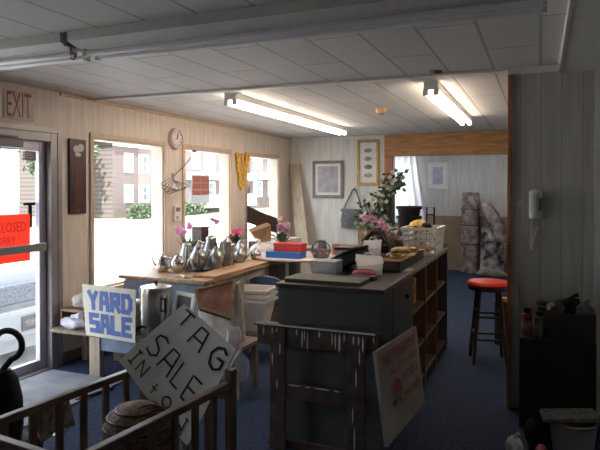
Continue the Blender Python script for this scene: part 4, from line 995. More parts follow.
# tray + teapots
ty = T('serving_tray', 'dark oval tray under the teapots on the long table', 'tray', (-3.35, 5.1, TZ))
MB().lathe([(0, 0), (.24, 0), (.27, .022), (.262, .024), (.235, .008), (0, .008)], (-3.22, 5.24, TZ), 28, sy=1.25).build('plate', M['alud'], ty, smooth=True)
for s in (-1, 1): b = MB(); b.tube(arc((-3.22, 5.24 + s * .33, TZ + .022), .05, 0, PI * s, 8, (1, 0, 0), (0, 1, 0)), .006, 6); b.build('handle', M['alud'], ty)
def teapot(name, label, c, r, h, rz, m, kind='pot', group='silver tea and coffee pots'):
    t = T(name, label, 'teapot' if kind == 'pot' else 'pot', c, rz, group)
    if kind == 'pot': pr = [(0, 0), (r * .6, 0), (r * .62, h * .05), (r * .85, h * .2), (r, h * .42), (r * .9, h * .62), (r * .55, h * .78), (r * .5, h * .82), (0, h * .82)]
    elif kind == 'tall': pr = [(0, 0), (r * .8, 0), (r * .85, h * .05), (r * .95, h * .2), (r * .9, h * .5), (r * .6, h * .78), (r * .65, h * .84), (0, h * .84)]
    else: pr = [(0, 0), (r * .95, 0), (r, h * .03), (r, h * .84), (r * .96, h * .86), (0, h * .86)]
    MB().lathe(pr, (0, 0, 0), 22).build('pot_body', m, t, local=True, smooth=True)
    rt = pr[-2][0]
    l = MB().lathe([(rt, pr[-1][1] + .0005), (rt * .9, h * .88), (rt * .4, h * .93), (0, h * .94)], (0, 0, 0), 20).build('lid', m, t, local=True, smooth=True)
    MB().ball((0, 0, h * .965), r * .11, (1, 1, 1.2)).build('lid_knob', m, l, local=True, smooth=True)
    MB().tube([(-r * .8, 0, h * .7), (-r * 1.35, 0, h * .78), (-r * 1.65, 0, h * .6), (-r * 1.5, 0, h * .35), (-r * .85, 0, h * .2)], .009, 7).build('handle', m, t, local=True, smooth=True)
    if kind != 'urn':
        MB().tube([(r * .8, 0, h * .3), (r * 1.25, 0, h * .45), (r * 1.45, 0, h * .68), (r * 1.75, 0, h * .78)], [r * .2, r * .15, r * .1, r * .08], 8).build('spout', m, t, local=True, smooth=True)
    return t
tz = TZ + .001
for (c, r, h, a, m, k, lab) in (
    ((-3.60, 4.70, tz), .062, .15, 200, 'steel', 'tall', 'steel coffee pot with a big looped handle at the near left of the table'),
    ((-3.43, 4.72, tz), .07, .155, 20, 'steel', 'pot', 'round steel teapot just right of the loop-handled coffee pot'),
    ((-3.50, 4.98, TZ + .026), .07, .22, 120, 'pewter', 'tall', 'tall pewter coffee pot at the left end of the dark tray'),
    ((-3.32, 4.92, TZ + .009), .085, .21, -60, 'pewter', 'pot', 'wide pewter teapot at the front of the dark tray'),
    ((-3.17, 5.02, TZ + .009), .07, .20, -20, 'pewter', 'pot', 'pewter teapot at the right front of the dark tray'),
    ((-3.34, 5.20, TZ + .009), .085, .29, 30, 'pewter', 'tall', 'the tallest silver coffee pot in the middle of the tray'),
    ((-3.22, 5.31, TZ + .009), .075, .25, -30, 'pewter', 'tall', 'slim silver coffee pot right behind the middle of the tray'),
    ((-3.60, 5.22, tz), .06, .17, 80, 'steel', 'pot', 'small steel teapot behind the tray near the window'),
    ((-3.62, 5.52, tz), .07, .19, 40, 'steel', 'pot', 'steel teapot behind the tray beside the tall brown tin'),
    ((-3.22, 5.62, tz), .075, .15, 10, 'pewter', 'pot', 'low pewter teapot right of the tray'),
    ((-3.30, 5.80, tz), .07, .21, -40, 'pewter', 'pot', 'pewter teapot at the far end of the group'),
    ((-3.42, 5.42, tz), .065, .17, 20, 'pewter', 'pot', 'pewter teapot just behind the tallest silver pot'),
    ((-3.34, 5.64, tz), .06, .19, 60, 'steel', 'tall', 'slender steel pot between the tall tin and the low pewter teapot'),
    ((-3.12, 5.82, tz), .06, .13, 100, 'steel', 'pot', 'smallest steel teapot at the room-side edge of the table')):
    teapot('teapot', lab, (c[0] + .10, c[1] + .12, c[2]), r * 1.1, h * 1.2, R(a), M[m], k)
tin = T('tall_tin', 'tall dark brown square tin behind the silver pots, against the middle window', 'tin', (-3.65, 5.75, tz))
MB().box((-3.72, 5.68, tz), (-3.58, 5.84, tz + .37), bev=.008).build('tin_body', M['darkw'], tin); MB().box((-3.725, 5.675, tz + .371), (-3.575, 5.845, tz + .39), bev=.006).build('lid', M['darkw'], tin)
def flowerpot(name, label, c, pr, ph, H2, spread, n, pm, pot, nl=14):
    t = T(name, label, 'plant', c); c = Vector(c)
    MB().lathe([(0, 0), (pr * .7, 0), (pr, ph), (pr * .9, ph), (pr * .85, ph * .9), (0, ph * .9)], c, 18).build('pot', pot, t, smooth=True)
    s_ = MB(); f = MB(); l = MB()
    for k in range(n):
        a = random.random() * 2 * PI; rr = spread * random.random() ** .5; tip = c + Vector((rr * math.cos(a), rr * math.sin(a), H2 * (.72 + .28 * random.random())))
        s_.tube([c + Vector((0, 0, ph * .9)), (c + tip) / 2 + Vector((0, 0, ph * .6)), tip], .0025, 4); petals(f, tip, .045, 6, (math.cos(a) * .4 + .4, math.sin(a) * .3 - .6, .6)); petals(f, tip + Vector((0, 0, .012)), .03, 5, (.3, -.6, .8))
    for k in range(nl):
        a = random.random() * 2 * PI; l.leaf(c + Vector((0, 0, ph * .9)), (math.cos(a), math.sin(a), random.uniform(.4, 1.6)), (0, 0, 1), H2 * random.uniform(.35, .6), .05)
    s_.build('stems', M['leaf'], t); f.build('blossom', pm, t); l.build('leaves', M['leaf'], t)
    return t
flowerpot('potted_flower', 'lilac flowers in a dark pot against the frame of the middle window', (-3.62, 5.05 + .38, tz), .07, .14, .44, .10, 9, M['pink'], M['alud'])
flowerpot('potted_flower', 'hot pink flowers in a brown jug at the far end of the teapots', (-3.45, 6.24, TZ - .02), .12, .20, .34, .06, 7, M['hotpink'], M['terracotta'], 20)
sg = T('flower_sprig', 'thin dark sprig with one pink bloom standing behind the tall brown tin', 'sprig', (-3.55, 6.0, TZ))
MB().tube([(-3.72, 5.89, TZ), (-3.72, 5.89, TZ + .4), (-3.66, 5.96, TZ + .47), (-3.58, 6.0, TZ + .44)], .004, 5).build('stem', M['bark'], sg); b = MB(); petals(b, (-3.58, 6.0, TZ + .43), .05, 6, (.5, -.5, .4)); petals(b, (-3.63, 5.99, TZ + .455), .04, 6, (.5, -.5, .6)); b.build('blossom', M['mauve'], sg)
# far side table: lid, wedge, papers
T2 = TZ - .02
dl = T('record_player_case', 'open dark case whose lid slants up in front of the last window', 'case', (-3.55, 7.5, T2))
A0, A1, A2, A3 = ox(247, 206, -3.75), ox(279, 219, -3.55), ox(277, 233, -3.55), ox(247, 222, -3.75)
MB().slab([A3, A2, A1, A0], .03).build('lid', M['darkw'], dl)
MB().tube([ox(252, 226, -3.72), ox(274, 236, -3.56)], .008, 6).build('stay', M['alud'], dl)
b = MB(); b.box((-3.86, 7.35, T2), (-3.56, 7.98, T2 + .10), bev=.008); b.tube([(-3.74, 7.45, T2 + .1), (-3.74, 7.3, A0.z - .05)], .012, 6); b.build('base', M['darkw'], dl)
wd = T('wooden_bowl', 'brown wooden wedge-shaped planter in front of the open dark case', 'planter', (-3.35, 7.3, T2))
b = MB(); q = [ox(250, 226, -3.38), ox(273, 219, -3.25), ox(273, 234, -3.25), ox(262, 240, -3.3), ox(252, 239, -3.38)]
q = [ox(252, 232, -3.36), ox(271, 225, -3.25), ox(271, 241, -3.25), ox(259, 243, -3.34)]
b.slab([q[3], q[2], q[1], q[0]], .09); b.build('wedge', M['brownw'], wd)
MB().box((-3.46, 6.95, T2), (-3.2, 7.75, q[3].z - .005), bev=.006).build('base', M['offw'], wd)
for k, (x, y, z, rz, lab) in enumerate(((-3.2, 6.5, 0, 10, 'lowest sheet of the loose white papers beside the red box'), (-3.18, 6.62, .004, -14, 'middle sheet of the loose white papers beside the red box'), (-3.22, 6.55, .008, 30, 'top sheet of the loose white papers beside the red box'))):
    o = T('paper_sheet', lab, 'paper', (x, y, T2 + z + .0005), R(rz), 'loose papers on the corner table')
    MB().grid(lambda u, v: (-.12 + .24 * u, -.15 + .3 * v, .003 + .02 * u * u * v), 6, 6, .002).build('sheet', M['paper'], o, local=True)
gb = T('plastic_bag', 'crumpled white bag on the corner table below the wooden planter', 'bag', (-3.3, 6.8, T2))
MB().ball((-3.33, 6.70, T2 + .075), .13, (1.0, 1.3, .58), 3).build('bag_body', M['bag'], gb, smooth=True); MB().tube([(-3.33, 6.64, T2 + .14), (-3.3, 6.60, T2 + .19), (-3.34, 6.56, T2 + .2)], [.03, .015, .025], 7).build('knot', M['bag'], gb)

# ================================================================== ROUND TABLE
rc = Vector((-2.62, 6.22, 0)); rz_ = .806; rr = .46
rt = T('round_table', 'round pinkish white pedestal table with red and blue boxes on it', 'table', rc)
MB().lathe([(0, rz_ - .03), (rr - .01, rz_ - .03), (rr, rz_ - .02), (rr, rz_ - .006), (rr - .008, rz_), (0, rz_)], rc, 40, sx=1.2).build('tabletop', M['pinkw'], rt, smooth=True)
for k, (dx, dy) in enumerate(((.02, -.34), (0, 0), (.34, -.16), (.3, .22), (-.1, .3))):
    if k == 1: continue
    MB().tube([(rc.x + dx, rc.y + dy, 0), (rc.x + dx, rc.y + dy, rz_ - .0305)], .02, 10).build('leg', M['white'], rt, smooth=True)
def lidbox(name, label, lo, hi, m, lm=None, rz=0, cat='box'):
    lo, hi = Vector(lo), Vector(hi); c = (lo + hi) / 2; c.z = lo.z; d = (hi - lo) / 2; h = hi.z - lo.z
    t = T(name, label, cat, c, rz); MB().box((-d.x + .003, -d.y + .003, 0), (d.x - .003, d.y - .003, h * .62), bev=.004).build('body', m, t, local=True)
    MB().box((-d.x, -d.y, h * .62 + .0005), (d.x, d.y, h), bev=.004).build('lid', lm or m, t, local=True); return t
lidbox('gift_box', 'flat bright blue box at the bottom of the pair on the round table', (-2.86, 5.86, rz_), (-2.44, 6.06, rz_ + .07), M['blue'])
lidbox('gift_box', 'red box stacked on the flat blue box on the round table', (-2.77, 5.88, rz_ + .0705), (-2.43, 6.05, rz_ + .165), mat('red_box', (.60, .06, .05), .5), mat('red_box_lid', (.62, .045, .04), .5))
flowerpot('potted_flower', 'mauve and white flowers in a white pot behind the red box', (-2.80, 6.20, rz_), .07, .14, .36, .07, 12, M['mauve'], M['white'], 24)
gd = bpy.data.objects
fg = T('doll_figurine', 'small pale figurine standing among the mauve flowers', 'figurine', (-2.90, 6.36, rz_))
MB().lathe([(0, 0), (.07, 0), (.06, .12), (.03, .26), (.035, .32), (.02, .36), (0, .36)], (-2.90, 6.36, rz_), 14).build('dress', M['offw'], fg, smooth=True)
MB().ball((-2.90, 6.36, rz_ + .40), .04).build('head', mat('doll_skin', (.55, .40, .32), .6), fg, smooth=True)
MB().ball((-2.90, 6.37, rz_ + .415), .041, (1, 1, .85)).build('hair', M['card'], fg, smooth=True)
bk2 = T('handled_basket', 'small dark basket with an arched handle and purple trim on the round table', 'basket', (-2.28, 6.1, rz_))
MB().lathe([(0, 0), (.085, 0), (.115, .09), (.105, .09), (.08, .012), (0, .012)], (-2.28, 6.1, rz_), 20).build('basket_body', M['greyframe'], bk2, smooth=True)
MB().tube(arc((-2.28, 6.1, rz_ + .08), .11, 0, PI, 14), .009, 6).build('handle', M['alud'], bk2, smooth=True)
b = MB()
for k in range(10): a = k * PI / 5; petals(b, (-2.28 + .112 * math.cos(a), 6.1 + .112 * math.sin(a), rz_ + .06), .022, 5, (math.cos(a), math.sin(a), .5))
b.build('flower_trim', M['mauve'], bk2)
gx = T('glass_jar', 'squat grey glass jar beside the handled basket on the round table', 'jar', (-2.38, 6.33, rz_))
MB().lathe([(0, 0), (.07, 0), (.085, .06), (.06, .13), (.065, .15), (0, .15)], (-2.38, 6.36, rz_), 18).build('jar_body', M['pewter'], gx, smooth=True); MB().lathe([(.065, .151), (.06, .17), (0, .175)], (-2.38, 6.36, rz_), 18).build('lid', M['alud'], gx)
lidbox('gift_box', 'small faded red box at the back of the round table', (-2.24, 6.36, rz_), (-2.10, 6.46, rz_ + .13), mat('faded_red', (.42, .12, .11), .6))
# below: brown cabinet, chair
ub = T('wooden_cabinet', 'brown wooden box cabinet standing under the left of the round table', 'cabinet', (-2.95, 6.35, 0))
MB().box((-3.02, 6.02, 0), (-2.78, 6.6, .70), bev=.005).build('carcass', M['brownw'], ub); MB().box((-2.99, 6.012, .05), (-2.81, 6.0195, .66), bev=.002).build('door', M['brownw'], ub)
ch = T('padded_chair', 'blue padded chair tucked in beside the teapot table', 'chair', (-2.55, 5.45, 0))
MB().box((-2.76, 5.24, .40), (-2.36, 5.66, .46), bev=.02).build('seat', M['chairblue'], ch, smooth=True)
b = MB(); b.grid(lambda u, v: (-2.74 + .36 * u, 5.25 - .04 * math.sin(PI * u), .50 + .20 * v * (1 - .25 * abs(2 * u - 1) ** 3)), 16, 6, .045); b.build('backrest', M['chairblue'], ch, smooth=True)
for x in (-2.74, -2.40):
    for y in (5.27, 5.62): MB().tube([(x, y, 0), (x, y, .40)], .014, 8).build('leg', M['alud'], ch)
for x in (-2.68, -2.46): MB().tube([(x, 5.26, .42), (x, 5.24, .55)], .012, 8).build('back_post', M['alud'], ch)

# ================================================================== BINS ON A LOW BENCH
lbn = table('low_bench', 'low brown bench under the stacked beige bins', -2.68, -2.16, 4.74, 5.06, .25, M['benchw'], M['benchw'], .03, False, .04)
def sqbin(label, z):
    t = T('plastic_bin', label, 'bin', (-2.52, 4.9, z), R(6), 'nested beige bins')
    b = MB(); lo, hi, h, th = .12, .18, .29, .006
    def ring(s, z): return [b.bm.verts.new((x * s, y * s * .8, z)) for x, y in ((-1, -1), (1, -1), (1, 1), (-1, 1))]
    r0, r1, r2, r3 = ring(lo, 0), ring(hi, h), ring(hi - th, h), ring(lo - th, th)
    b.bm.faces.new(r0[::-1]); b.bm.faces.new(r3)
    for A, B in ((r0, r1), (r1, r2), (r2, r3)):
        for i in range(4): b.bm.faces.new((A[i], A[(i + 1) % 4], B[(i + 1) % 4], B[i]))
    b.build('bin_body', M['bin'], t, local=True)
    b = MB(); rectring(b, hi + .014, (hi + .014 / .8) * .8, h - .022, h + .003, .013); b.build('rim', M['bin'], t, local=True)
    return t
sqbin('beige bin at the bottom of the nested stack on the low bench', .25)
sqbin('middle beige bin of the nested stack on the low bench', .30)
sqbin('top beige bin of the nested stack on the low bench', .35)

# ================================================================== BENCH WITH YARD SALE SIGN
BZ = .37
bn = T('wooden_bench', 'low weathered wooden bench below the first window behind the yard sale sign', 'bench', (-3.1, 4.0, 0))
MB().box((-3.93, 3.78, BZ - .03), (-2.5, 4.28, BZ), bev=.004).build('seat', M['benchw'], bn)
for x in (-3.51, -2.62):
    for y in (3.80, 4.18): MB().box((x, y, 0), (x + .11, y + .05, BZ - .0305), bev=.003).build('leg', M['palew'], bn)
MB().box((-3.92, 4.15, 0), (-3.87, 4.2, BZ - .0305)).build('leg', M['palew'], bn)
MB().box((-3.40, 3.81, BZ - .14), (-2.62, 3.835, BZ - .031)).build('apron', M['ltblue'], bn)
MB().box((-3.40, 3.97, .10), (-2.56, 4.01, .17)).build('stretcher', M['benchw'], bn)
ys = T('yard_sale_sign', 'white card sign reading YARD SALE in blue block letters, leaning on the bench', 'sign', (-3.25, 3.75, .35))
yc = [oy(86, 335, 3.765), oy(135, 343, 3.765), oy(135.5, 290, 3.74), oy(82, 284, 3.74)]
MB().slab(yc, .006).build('card', M['yardp'], ys)
def yp(u, v): return yc[0].lerp(yc[1], u).lerp(yc[3].lerp(yc[2], u), v)
LET = {'Y': [[(0, 1), (.5, .5), (1, 1)], [(.5, .5), (.5, 0)]], 'A': [[(0, 0), (.18, 1), (.82, 1), (1, 0)], [(.1, .42), (.9, .42)]], 'R': [[(0, 0), (0, 1), (.9, 1), (.9, .5), (0, .5)], [(.45, .5), (1, 0)]],
       'D': [[(0, 0), (0, 1), (.7, 1), (1, .75), (1, .25), (.7, 0), (0, 0)]], 'S': [[(1, 1), (0, 1), (0, .52), (1, .52), (1, 0), (0, 0)]], 'L': [[(0, 1), (0, 0), (1, 0)]], 'E': [[(1, 1), (0, 1), (0, 0), (1, 0)], [(0, .5), (.8, .5)]],
       'T': [[(0, 1), (1, 1)], [(.5, 1), (.5, 0)]], 'G': [[(.95, .85), (.6, 1), (.2, .85), (0, .5), (.2, .1), (.6, 0), (.95, .2), (.95, .5), (.5, .5)]], 'I': [[(.5, 1), (.5, 0)], [(.1, 1), (.9, 1)], [(.1, 0), (.9, 0)]],
       'N': [[(0, 0), (0, 1), (1, 0), (1, 1)]], 't': [[(.5, 1), (.5, 0)], [(.1, .5), (.9, .5)]], 'o': [[(.5 + .5 * math.cos(a * PI / 5), .5 + .5 * math.sin(a * PI / 5)) for a in range(11)]],
       's': [[(1, .9), (.6, 1), (.15, .88), (.12, .62), (.8, .42), (.95, .2), (.6, 0), (.1, .08)]]}
def stroke(b, P, ch, u0, u1, v0, v1, w, N, lift):
    for line in LET[ch]:
        pts = [P(u0 + (u1 - u0) * x, v0 + (v1 - v0) * y) + N * lift for x, y in line]
        for p, q in zip(pts, pts[1:]):
            d = (q - p).normalized(); b.bar(p - d * w * .42, q + d * w * .42, w, .0016, up=N) if abs(d.dot(N)) < .9 else None
yn = (yc[1] - yc[0]).cross(yc[3] - yc[0]).normalized()
b = MB()
def bars(b, P, ch, u0, u1, v0, v1, w, N, lift):
    for line in LET[ch]:
        pts = [P(u0 + (u1 - u0) * x, v0 + (v1 - v0) * y) for x, y in line]
        for p, q in zip(pts, pts[1:]):
            d = (q - p).normalized(); sdir = N.cross(d).normalized()
            p2, q2 = p - d * w * .45, q + d * w * .45
            b.poly([v + N * lift for v in (p2 - sdir * w / 2, q2 - sdir * w / 2, q2 + sdir * w / 2, p2 + sdir * w / 2)])
k = 0
for word, v0, v1 in (('YARD', .56, .86), ('SALE', .12, .42)):
    for i, ch_ in enumerate(word):
        bars(b, yp, ch_, .13 + .215 * i, .13 + .215 * i + .135, v0, v1, .04, yn, .0015 + .0003 * i)
b.build('lettering', M['bluetx'], ys)
# urn
ur = T('coffee_urn', 'large steel coffee urn on the bench right of the yard sale sign', 'urn', (-2.95, 3.98, BZ))
MB().lathe([(0, 0), (.13, 0), (.135, .02), (.135, .36), (.128, .375), (0, .375)], (-2.96, 3.98, BZ), 28).build('tank', M['steel'], ur, smooth=True)
l = MB().lathe([(.137, .376), (.13, .40), (.06, .415), (0, .418)], (-2.96, 3.98, BZ), 28).build('lid', M['steel'], ur, smooth=True)
MB().ball((-2.96, 3.98, BZ + .43), .016).build('lid_knob', M['black'], l)
b = MB(); b.tube([(-3.02, 3.86, BZ + .08), (-3.02, 3.80, BZ + .08), (-3.02, 3.80, BZ + .05)], .012, 8); b.build('spigot', M['black'], ur)
MB().tube([(-2.85, 3.90, BZ + .32), (-2.80, 3.88, BZ + .32), (-2.80, 3.88, BZ + .22), (-2.85, 3.90, BZ + .22)], .01, 6).build('handle', M['black'], ur)
kt = teapot('kettle', 'round grey kettle on the bench tucked between the sign and the coffee urn', (-3.15, 3.95, BZ), .09, .3, R(-70), M['pewter'], 'urn', None); kt['category'] = 'kettle'
# white frame
wf = T('empty_frame', 'small white picture frame standing on the bench right of the coffee urn', 'frame', (-2.75, 3.9, BZ))
mw = Matrix.Translation((-2.68, 3.95, BZ + .19)) @ Matrix.Rotation(R(-18), 4, 'Z') @ Matrix.Rotation(R(-12), 4, 'X')
b = MB(); fw = .03
b.box((-.12, -.01, -.18), (-.12 + fw, .01, .18), mw); b.box((.12 - fw, -.01, -.18), (.12, .01, .18), mw); b.box((-.12 + fw, -.01, .18 - fw), (.12 - fw, .01, .18), mw); b.box((-.12 + fw, -.01, -.18), (.12 - fw, .01, -.18 + fw), mw)
b.build('frame', M['white'], wf); MB().box((-.09, -.002, -.15), (.09, .006, .15), mw).build('backing', M['cside'], wf)
cs = T('small_crate', 'small wooden crate on the bench against the wall, holding a white bag', 'crate', (-3.78, 4.02, BZ))
b = MB(); b.box((-3.93, 3.9, BZ + .13), (-3.66, 4.16, BZ + .15)); b.box((-3.93, 3.9, BZ), (-3.91, 4.16, BZ + .129)); b.box((-3.68, 3.9, BZ), (-3.66, 4.16, BZ + .129)); b.build('crate_frame', M['brownw'], cs)
b = MB(); b.box((-3.905, 4.14, BZ + .02), (-3.685, 4.155, BZ + .12)); b.build('back_slat', M['brownw'], cs)
crumple('plastic_bag', 'white plastic bag on top of the small crate by the door frame', (-3.77, 4.02, BZ + .151), (.10, .09, .065), M['bag'], 2)
crumple('plastic_bag', 'lilac white plastic bag on the bench in front of the small crate', (-3.74, 3.86, BZ + .001), (.14, .06, .05), mat('lilac_bag', (.60, .58, .70), .4, bump=.4), 5)
# framed picture in a linen bag
crt = T('wooden_stool', 'low wooden stool hidden behind the tag sale sign, under the linen bag', 'stool', (-2.2, 3.95, 0))
MB().box((-2.42, 3.78, .36), (-2.06, 4.14, .39), bev=.004).build('seat', M['benchw'], crt)
for x in (-2.40, -2.12):
    for y in (3.80, 4.08): MB().box((x, y, 0), (x + .04, y + .04, .3595)).build('leg', M['benchw'], crt)
lg = T('linen_bag', 'tan linen bag slumped on the low stool beside the framed picture', 'bag', (-2.22, 3.95, .39)); random.seed(4)
def bagf(u, v):
    a = 2 * PI * u; r = (.17 - .02 * v + .015 * math.sin(6 * a + 4 * v)); return (-2.29 + r * .8 * math.cos(a), 4.0 + r * math.sin(a) * .85, .392 + .40 * v * (1 + .18 * math.cos(a - .3)) )
MB().grid(bagf, 32, 10).build('bag_body', M['linen'], lg, smooth=True)
MB().grid(lambda u, v: (-2.42 + .30 * u, 3.785 - .02 * math.sin(PI * u) - .02 * v, .66 - .26 * v - .10 * u * v + .02 * math.sin(u * 9)), 12, 8, .006).build('turned_flap', M['linen'], lg, smooth=True)
bp_ = T('framed_picture', 'brown framed dark painting stuck at a tilt in the linen bag', 'picture', (-2.4, 3.72, .55))
fc = [oy(199.5, 309, 3.64), oy(231, 319, 3.70), oy(236, 279, 3.77), oy(194, 290, 3.73)]
fn = (fc[1] - fc[0]).cross(fc[3] - fc[0]).normalized()
rd = _ray(236, 279); c0 = Vector((0, -.03, H)); fc[2] = c0 + rd * ((fc[0] - c0).dot(fn) / rd.dot(fn)); ctr = sum(fc, Vector()) / 4
MB().slab(fc, .022).build('backing', M['darkw'], bp_)
b = MB()
for i in range(4):
    p, q = fc[i], fc[(i + 1) % 4]; pi_, qi = p.lerp(ctr, .17), q.lerp(ctr, .17)
    b.slab([p + fn * .012, q + fn * .012, qi + fn * .012, pi_ + fn * .012], .0118)
b.build('frame', mat('frame_brown', (.38, .25, .15), .4, var=.3, scale=20), bp_)
inn = [p.lerp(ctr, .17) + fn * .002 for p in fc]
MB().slab(inn, .0018).build('painting', M['artbrown'], bp_)
pbg = T('clear_plastic_bag', 'sheet of clear plastic hanging from the linen bag beside the stand', 'plastic sheet', (-2.05, 3.7, .3))
MB().grid(lambda u, v: (-2.16 + .13 * u + .05 * v + .02 * math.sin(v * 9), 3.74 - .03 * math.sin(u * 7) - .03 * math.sin(v * 5), .56 - .42 * v * (.6 + .4 * math.sin(u * 3))), 14, 14).build('sheet', M['plastic'], pbg, smooth=True)
MB().tube([(-2.16, 3.74, .562), (-2.09, 3.72, .565), (-2.03, 3.735, .562)], .008, 6).build('hem', M['plastic'], pbg)

# ================================================================== SLATTED PEN IN THE FOREGROUND
PX0, PX1, PY0, PY1, PZ = -1.985, -1.43, 1.52, 2.46, .66
pn = T('slatted_pen', 'dark wooden slatted pen in the near foreground', 'pen', ((PX0 + PX1) / 2, (PY0 + PY1) / 2, 0))
for x in (PX0, PX1):
    MB().box((x - .02, PY0 - .02, PZ - .035), (x + .02, PY1 - .0225, PZ), bev=.006).build('top_rail', M['penw'], pn)
    MB().box((x - .015, PY0 + .02, .10), (x + .015, PY1 - .02, .14), bev=.004).build('bottom_rail', M['penw'], pn)
    for y in (PY0, PY1):
        MB().box((x - .022, y - .022, 0), (x + .022, y + .022, PZ + (.055 if y == PY1 else -.036)), bev=.005).build('corner_post', M['penw'], pn)
    n = 7
    for k in range(1, n):
        y = PY0 + (PY1 - PY0) * k / n
        MB().box((x - .011, y - .016, .141), (x + .011, y + .016, PZ - .036), bev=.003).build('slat', M['penw'], pn)
for y in (PY0, PY1):
    z = PZ - .0 if y == PY0 else PZ - .06
    MB().box((PX0 + .021, y - .018, z - .035), (PX1 - .021, y + .018, z), bev=.005).build('top_rail', M['penw'], pn)
    MB().box((PX0 + .023, y - .015, .10), (PX1 - .023, y + .015, .14), bev=.004).build('bottom_rail', M['penw'], pn)
    for k in range(1, 4):
        x = PX0 + (PX1 - PX0) * k / 4
        MB().box((x - .016, y - .011, .141), (x + .016, y + .011, z - .036), bev=.003).build('slat', M['penw'], pn)
pn.rotation_euler.z = R(-6.3)
# TAG SALE sign
Lc, Tc, Rc, Bc = oy(119, 360, 2.30), oy(184, 303.5, 2.66), oy(236, 349, 2.52), oy(187, 446, 2.19)
def tp(s, t):
    p = Lc.lerp(Bc, s).lerp(Tc.lerp(Rc, s), t)
    return p + tn * (-.03 * math.sin(PI * s) * (1 - t) )
tn = (Bc - Lc).cross(Tc - Lc).normalized()
ts = T('tag_sale_sign', 'grey card sign hand-lettered TAG SALE IN, propped at a tilt in the slatted pen', 'sign', (Lc + Bc) / 2)
MB().grid(lambda u, v: tp(u, v), 14, 10, .005).build('card', M['tagp'], ts, smooth=False)
MB().slab([Rc - tn * .03, Rc.lerp(Bc, .30) - tn * .02 , Rc.lerp(Bc, .30) + Vector((.03, .01, .0)) - tn * .02, Rc + Vector((.035, .01, .035)) - tn * .03], .005).build('rear_card', M['offw'], ts)
b = MB()
for ch_, s0, s1, t0, t1, w in (('T', .10, .28, .78, .96, .011), ('A', .40, .60, .70, .93, .013), ('G', .74, .94, .68, .92, .016),
                             ('s', .08, .24, .30, .56, .012), ('A', .30, .46, .28, .54, .012), ('L', .52, .62, .28, .52, .011), ('E', .70, .84, .26, .50, .012),
                             ('I', .05, .12, .08, .24, .009), ('N', .17, .26, .07, .22, .009), ('t', .39, .47, .06, .17, .007), ('o', .56, .66, .07, .17, .009), ('I', .86, .90, .06, .16, .008)):
    for line in LET[ch_]:
        sub = []
        for (x, y), (x2, y2) in zip(line, line[1:]):
            for q in range(5): sub.append((x + (x2 - x) * q / 5, y + (y2 - y) * q / 5))
        sub.append(line[-1])
        pts = [tp(s0 + (s1 - s0) * x, t0 + (t1 - t0) * y) + tn * .001 for x, y in sub]
        b.tube(pts, w * .42, 6)
b.build('lettering', M['ink'], ts)
# wicker hamper lying inside the pen
wk = T('wicker_hamper', 'round brown wicker hamper inside the slatted pen below the sign', 'basket', (-1.62, 1.98, 0))
wx, wy = -1.60, 2.0
MB().lathe([(0, .20), (.115, .20), (.13, .3), (.145, .45), (.142, .55), (.12, .61), (.075, .65), (0, .665)], (wx, wy, 0), 28).build('weave', M['wicker'], wk, smooth=True)
for z, r in ((.34, .139), (.40, .145), (.46, .149), (.52, .148), (.57, .140), (.61, .124), (.64, .09)):
    MB().tube(arc((wx, wy, z), r, 0, 2 * PI, 28, (1, 0, 0), (0, 1, 0))[:-1], .006, 5, True).build('hoop', M['darkw'], wk)
MB().box((wx - .12, wy - .12, 0), (wx + .12, wy + .12, .1995)).build('foot', M['darkw'], wk)
for k in range(5): MB().tube(arc((wx + .05 + .02 * k, wy, .54), .12 - .008 * k, R(-10), R(150), 12, (.5, .8, 0), (0, 0, 1)), .004, 5).build('cane_loop', M['darkw'], wk)
# damask cloth hung over the left rail
ot = T('damask_cloth', 'small patterned damask cloth hanging from the left rail of the pen', 'cloth', (-2.05, 1.8, .4))
cc = [ox(31, 408, -2.05), ox(67, 393, -2.03), ox(73, 422, -2.05), ox(41, 443, -2.075)]
MB().grid(lambda u, v: cc[0].lerp(cc[1], u).lerp(cc[3].lerp(cc[2], u), v) + Vector((.012 * math.sin(u * 8) * v, 0, .012 * math.sin(u * 5) * v)), 14, 8, .004).build('cloth', M['damask'], ot, smooth=True)
MB().tube([cc[0], cc[1]], .005, 6).build('hem', M['darkw'], ot)
# vacuum cleaner at the left edge
vc = T('vacuum_cleaner', 'black upright vacuum cleaner with a looped handle beside the glass door', 'vacuum', (-2.98, 2.35, 0))
vx, vy = -2.88, 2.42
MB().box((vx - .15, vy - .14, .0), (vx + .15, vy + .16, .12), bev=.03).build('floor_head', M['black'], vc, smooth=True)
MB().lathe([(0, .10), (.09, .10), (.105, .2), (.10, .36), (.075, .48), (.04, .53), (0, .54)], (vx, vy, 0), 20).build('dust_body', M['black'], vc, smooth=True)
MB().tube([(vx - .03, vy - .01, .50), (vx + .02, vy, .56)] + arc((vx + .02, vy + .01, .675), .085, R(-75), R(190), 18, (.94, .34, 0), (0, 0, 1)) + [(vx - .07, vy - .01, .58)], .018, 8).build('handle', M['black'], vc, smooth=True)
pp = T('floor_paper', 'scrap of white paper on the carpet beside the vacuum cleaner', 'paper', (-2.95, 2.95, 0))
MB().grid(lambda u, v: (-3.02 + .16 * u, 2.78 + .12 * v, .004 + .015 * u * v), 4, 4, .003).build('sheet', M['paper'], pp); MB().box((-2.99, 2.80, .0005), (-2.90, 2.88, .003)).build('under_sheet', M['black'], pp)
dm = tag(MB().box((-3.93, 2.75, 0), (-3.15, 3.80, .012), bev=.004).build('door_mat', M['matgrey']), 'grey mottled mat on the floor inside the glass door', 'mat')
rdw = T('floor_stick', 'thin dark stick lying on the carpet beyond the pen', 'stick', (-2.9, 3.3, 0))
